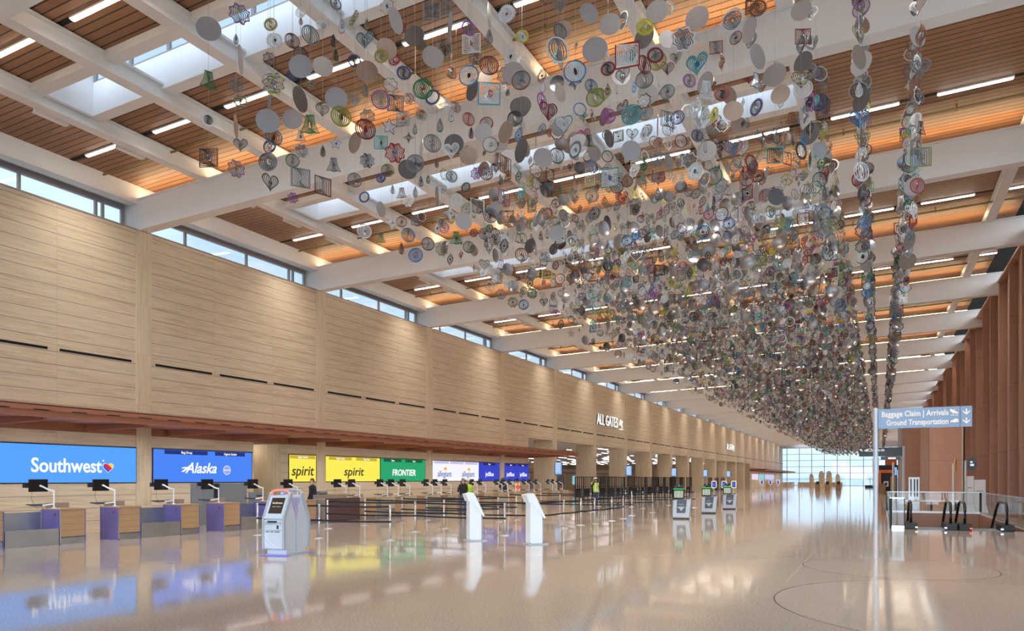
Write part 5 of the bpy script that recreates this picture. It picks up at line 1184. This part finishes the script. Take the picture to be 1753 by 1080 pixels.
# the rest of the field: rows of strands running the length of the hall
ROWS = [-10.9+.88*i for i in range(12)]+[-.34, .62]
KW = ['ci']*7+['he']*4+['sq']*3+['st', 's4']+['fl']*4+['be']*2+['dr']*4+['su']*4+['ge']*2+['tw']
CW = ['steel']*11+['silver']*9+['dark']*2+['red', 'darkred', 'darkred', 'brown', 'brown', 'gold', 'yellow', 'olive', 'green', 'green', 'teal', 'teal', 'blue', 'blue', 'navy', 'navy', 'purple', 'pink', 'rainbow', 'rainbow']
RAD = dict(he=.17, ci=.165, sq=.17, st=.14, s4=.15, fl=.16, be=.16, dr=.14, su=.15, ge=.16, tw=.15)
field = []
hz = [(h[0], h[1], h[2]) for h in items]
for ri, X in enumerate(ROWS):
    y = 9.0+rs_.uniform(0, .5)
    while y < 186:
        X_ = X+rs_.uniform(-.04, .04); z = 7.2+rs_.uniform(0, .35)+(.25 if ri in (0, 1) else 0); col_pts = []
        while z < 11.35:
            kd = 'd' if rs_.random() < .15 else rs_.choice(KW)
            r = rs_.uniform(.17, .215) if kd == 'd' else RAD[kd]*rs_.uniform(.82, 1.12)
            if kd == 'd': col = rs_.choice(('steel', 'steel', 'steel', 'dark', 'copper'))
            else: col = rs_.choice(CW)
            u, v, D = proj(X_, y, z)
            ok = D > 3 and -260 < u < 2000 and v > -320
            if D < 22.5 and u < 1362: ok = (u > 830 and rs_.random() < .55) or (D > 18.5 and u > 740 and rs_.random() < .5)
            if D < 12.5: ok = False
            if ok and D < 24 and any((h[0]-X_)**2+(h[1]-y)**2+(h[2]-z)**2 < .16 for h in items): ok = False
            if ok: field.append([X_, y, z, r, kd, col, rs_.uniform(0, math.pi), None, kd])
            z += rs_.uniform(.47, .68)
        y += .74+rs_.uniform(0, .2)
        if y > 60: y += .06
# largest in view become things of their own
def score(h):
    u, v, D = proj(h[0], h[1], h[2])
    return h[3]/D if (-5 < u < 1758 and v > -15) else 0
sp_i = [h for h in items if h[4] != 'd']; ds_i = [h for h in items if h[4] == 'd']
sp_f = sorted([h for h in field if h[4] != 'd'], key=score, reverse=True); ds_f = sorted([h for h in field if h[4] == 'd'], key=score, reverse=True)
nsp = 300-len(sp_i); nds = 110-len(ds_i)
ind = sp_i+sp_f[:nsp]+ds_i+ds_f[:nds]; rest = sp_f[nsp:]+ds_f[nds:]
# ---- labels
P2 = [proj(h[0], h[1], h[2]) for h in ind]
mots = []
for h in ind:
    if h[4] == 'd': mots.append(None); continue
    mots.append(rs_.choice(('peace', 'disc', 'heart', 'star', 'bird', 'leaf')) if rs_.random() < .6 else None)
def short(i):
    h = ind[i]
    if h[4] == 'd': return '%s plain disc' % {'steel': 'grey', 'dark': 'dark', 'copper': 'warm grey'}.get(h[5], 'grey')
    return '%s %s spinner' % (CN[h[5]], KN[h[4]])
def desc(i):
    h = ind[i]
    if h[4] == 'd': return short(i).replace('disc', 'metal disc')+{'e': ' seen edge-on', 'o': ' turned sideways'}.get(h[8], '')
    return short(i)
def zone(u, v):
    if 1440 < u < 1525: return 'in the separate left strip'
    if u >= 1525: return 'in the separate right strip'
    return ('at the far left' if u < 480 else 'left of centre' if u < 760 else 'near the centre' if u < 1060 else 'right of centre' if u < 1300 else 'by the strips')
used_l = set(); labs = []
for i, h in enumerate(ind):
    u, v, D = P2[i]
    nb = sorted(range(len(ind)), key=lambda j: (P2[j][0]-u)**2+(P2[j][1]-v)**2 if j != i else 1e18)[:14]
    got = None
    for j in nb:
        du, dv = P2[j][0]-u, P2[j][1]-v
        rel = ('just below' if dv < 0 else 'just above') if abs(dv) > abs(du) else ('just right of' if du < 0 else 'just left of')
        L = '%s %s a %s, %s' % (desc(i), rel, short(j), zone(u, v))
        if len(L.split()) > 16: L = '%s %s a %s' % (desc(i), rel, short(j))
        if len(L.split()) > 16: continue
        if L not in used_l: got = L; break
    if not got: got = '%s hanging by itself, %s' % (desc(i), zone(u, v))
    used_l.add(got); labs.append(got)
# ---- build the individual ones
rings_cache = {}
for i, h in enumerate(ind):
    x, y, z, r, kd, col, rz, _, _k = h
    up = max(.1, ZT(x)-z-.02-r)
    if kd == 'd':
        o = bpy.data.objects.new('metal_disc', DISC); COL.objects.link(o); o.location = (x, y, z); o.rotation_euler = (0, 0, rz); o.scale = (r, .25, r)
        mslot(o, 0, 'disc_'+(col if col in ('steel', 'dark', 'copper') else 'steel'))
        tag(o, labs[i], 'metal disc', 'plain metal discs in the hanging sculpture')
        w_ = bpy.data.objects.new('hanging_wire', WIRE); COL.objects.link(w_); w_.parent = o; w_.location = (0, 0, 1.0); w_.scale = (.0013/r, .0013/.25, up/r)
        continue
    o = bpy.data.objects.new(KO[kd], None); COL.objects.link(o); o.location = (x, y, z); o.rotation_euler = (0, 0, rz); o.scale = (r, r, r); o.empty_display_size = .1
    tag(o, labs[i], 'wind spinner', 'laser-cut wind spinners in the hanging sculpture')
    a = bpy.data.objects.new('spiral_rings', GEO[kd]); COL.objects.link(a); a.parent = o
    mslot(a, 0, 'spin_'+col); mslot(a, 1, 'spin_'+(col if rs_.random() < .45 else rs_.choice(('steel', 'silver', 'steel', 'dark'))))
    if mots[i]:
        b = bpy.data.objects.new('centre_motif', MOT[mots[i]]); COL.objects.link(b); b.parent = o; mslot(b, 0, 'spin_'+rs_.choice(('steel', 'silver', col, 'blue', 'red', 'dark'))); b.rotation_euler = (0, 0, rs_.uniform(-.6, .6))
    w_ = bpy.data.objects.new('hanging_wire', WIRE); COL.objects.link(w_); w_.parent = o; w_.location = (0, 0, .95); w_.scale = (.0013/r, .0013/r, up/r)
# ---- the thousands behind them: two single objects
def mass(lst, name, label, cat, group, disc_):
    keys = ['disc_steel', 'disc_dark', 'disc_copper'] if disc_ else ['spin_'+c for c in CN if c != 'rainbow']+['spin_rainbow', 'wire']
    kidx = {k_: i for i, k_ in enumerate(keys)}
    Vs = []; Fs = []; Ms = []; off = 0; cache = {}
    for h in lst:
        x, y, z, r, kd, col, rz, _, _k = h; D = -x*SY+y*CY
        lod = 0 if D < 34 else 1 if D < 70 else 2
        if (kd, lod) not in cache:
            if kd == 'd':
                n = (28, 16, 10)[lod]; t = .02; V = [(math.cos(2*math.pi*i/n), s*t, math.sin(2*math.pi*i/n)) for s in (-1, 1) for i in range(n)]
                F = []
                V += [(0, -t, 0), (0, t, 0)]
                for i in range(n):
                    j = (i+1) % n; F += [(i, j, n+j, n+i), (i, j, 2*n, 2*n), (n+i, n+j, 2*n+1, 2*n+1)]
                MI = [0]*len(F)
            else:
                V, F, MI = rings_geo(kd, (20, 14, 9)[lod], (4, 3, 2)[lod], 0)
                if lod < 2 or True:      # centre piece
                    b = len(V); q = .27; V = V+[(0, -.0, q), (q*.7, .7*q, 0), (0, 0, -q), (-q*.7, -.7*q, 0)]; F = F+[(b, b+1, b+2, b+3)]; MI = MI+[1]
            cache[(kd, lod)] = (np.array(V, dtype=np.float32), np.array([f if len(f) == 4 else (*f, f[-1]) for f in F], dtype=np.int64), np.array(MI))
        V, F, MI = cache[(kd, lod)]
        c_, s_ = math.cos(rz), math.sin(rz); R_ = np.array([[c_, s_, 0], [-s_, c_, 0], [0, 0, 1]], dtype=np.float32)
        Vs.append(V @ R_ * r + np.array([x, y, z], dtype=np.float32)); Fs.append(F+off); off += len(V)
        if kd == 'd': m0 = m1 = kidx['disc_'+col]
        else:
            m0 = kidx['spin_'+col]; m1 = m0 if rs_.random() < .5 else kidx[rs_.choice(('spin_steel', 'spin_silver', 'spin_dark'))]
        Ms.append(np.where(MI == 0, m0, m1))
        if D < 60 and not disc_:      # wire up to the next one
            w = .0014; V = np.array([(-w, 0, 0), (w, 0, 0), (w, 0, .62), (-w, 0, .62)], dtype=np.float32)+np.array([x, y, z+r], dtype=np.float32)
            Vs.append(V); Fs.append(np.array([[0, 1, 2, 3]])+off); off += 4; Ms.append(np.array([kidx['wire']]))
    V = np.concatenate(Vs); F = np.concatenate(Fs); Mi = np.concatenate(Ms)
    tri = F[:, 2] == F[:, 3]
    Fq, Ft = F[~tri], F[tri][:, :3]
    loops = np.concatenate([Fq.ravel(), Ft.ravel()]).astype(np.int32)
    me = bpy.data.meshes.new(name); me.vertices.add(len(V)); me.vertices.foreach_set('co', V.ravel())
    me.loops.add(len(loops)); me.loops.foreach_set('vertex_index', loops)
    nq, nt2 = len(Fq), len(Ft); me.polygons.add(nq+nt2)
    me.polygons.foreach_set('loop_start', np.concatenate([np.arange(nq)*4, nq*4+np.arange(nt2)*3]).astype(np.int32))
    me.polygons.foreach_set('material_index', np.concatenate([Mi[~tri], Mi[tri]]).astype(np.int32))
    for k_ in keys: me.materials.append(M[k_])
    me.update(calc_edges=True); me.validate()
    o = bpy.data.objects.new(name, me); COL.objects.link(o)
    tag(o, label, cat, group, 'stuff')
mass([h for h in rest if h[4] != 'd'], 'wind_spinner_mass', 'dense mass of thousands of small coloured wind spinners receding down the hall', 'wind spinner', 'laser-cut wind spinners in the hanging sculpture', False)
mass([h for h in rest if h[4] == 'd'], 'metal_disc_mass', 'hundreds of smaller plain metal discs scattered through the distant spinner mass', 'metal disc', 'plain metal discs in the hanging sculpture', True)
print('SPIN', len(field), len(ind), len(rest))
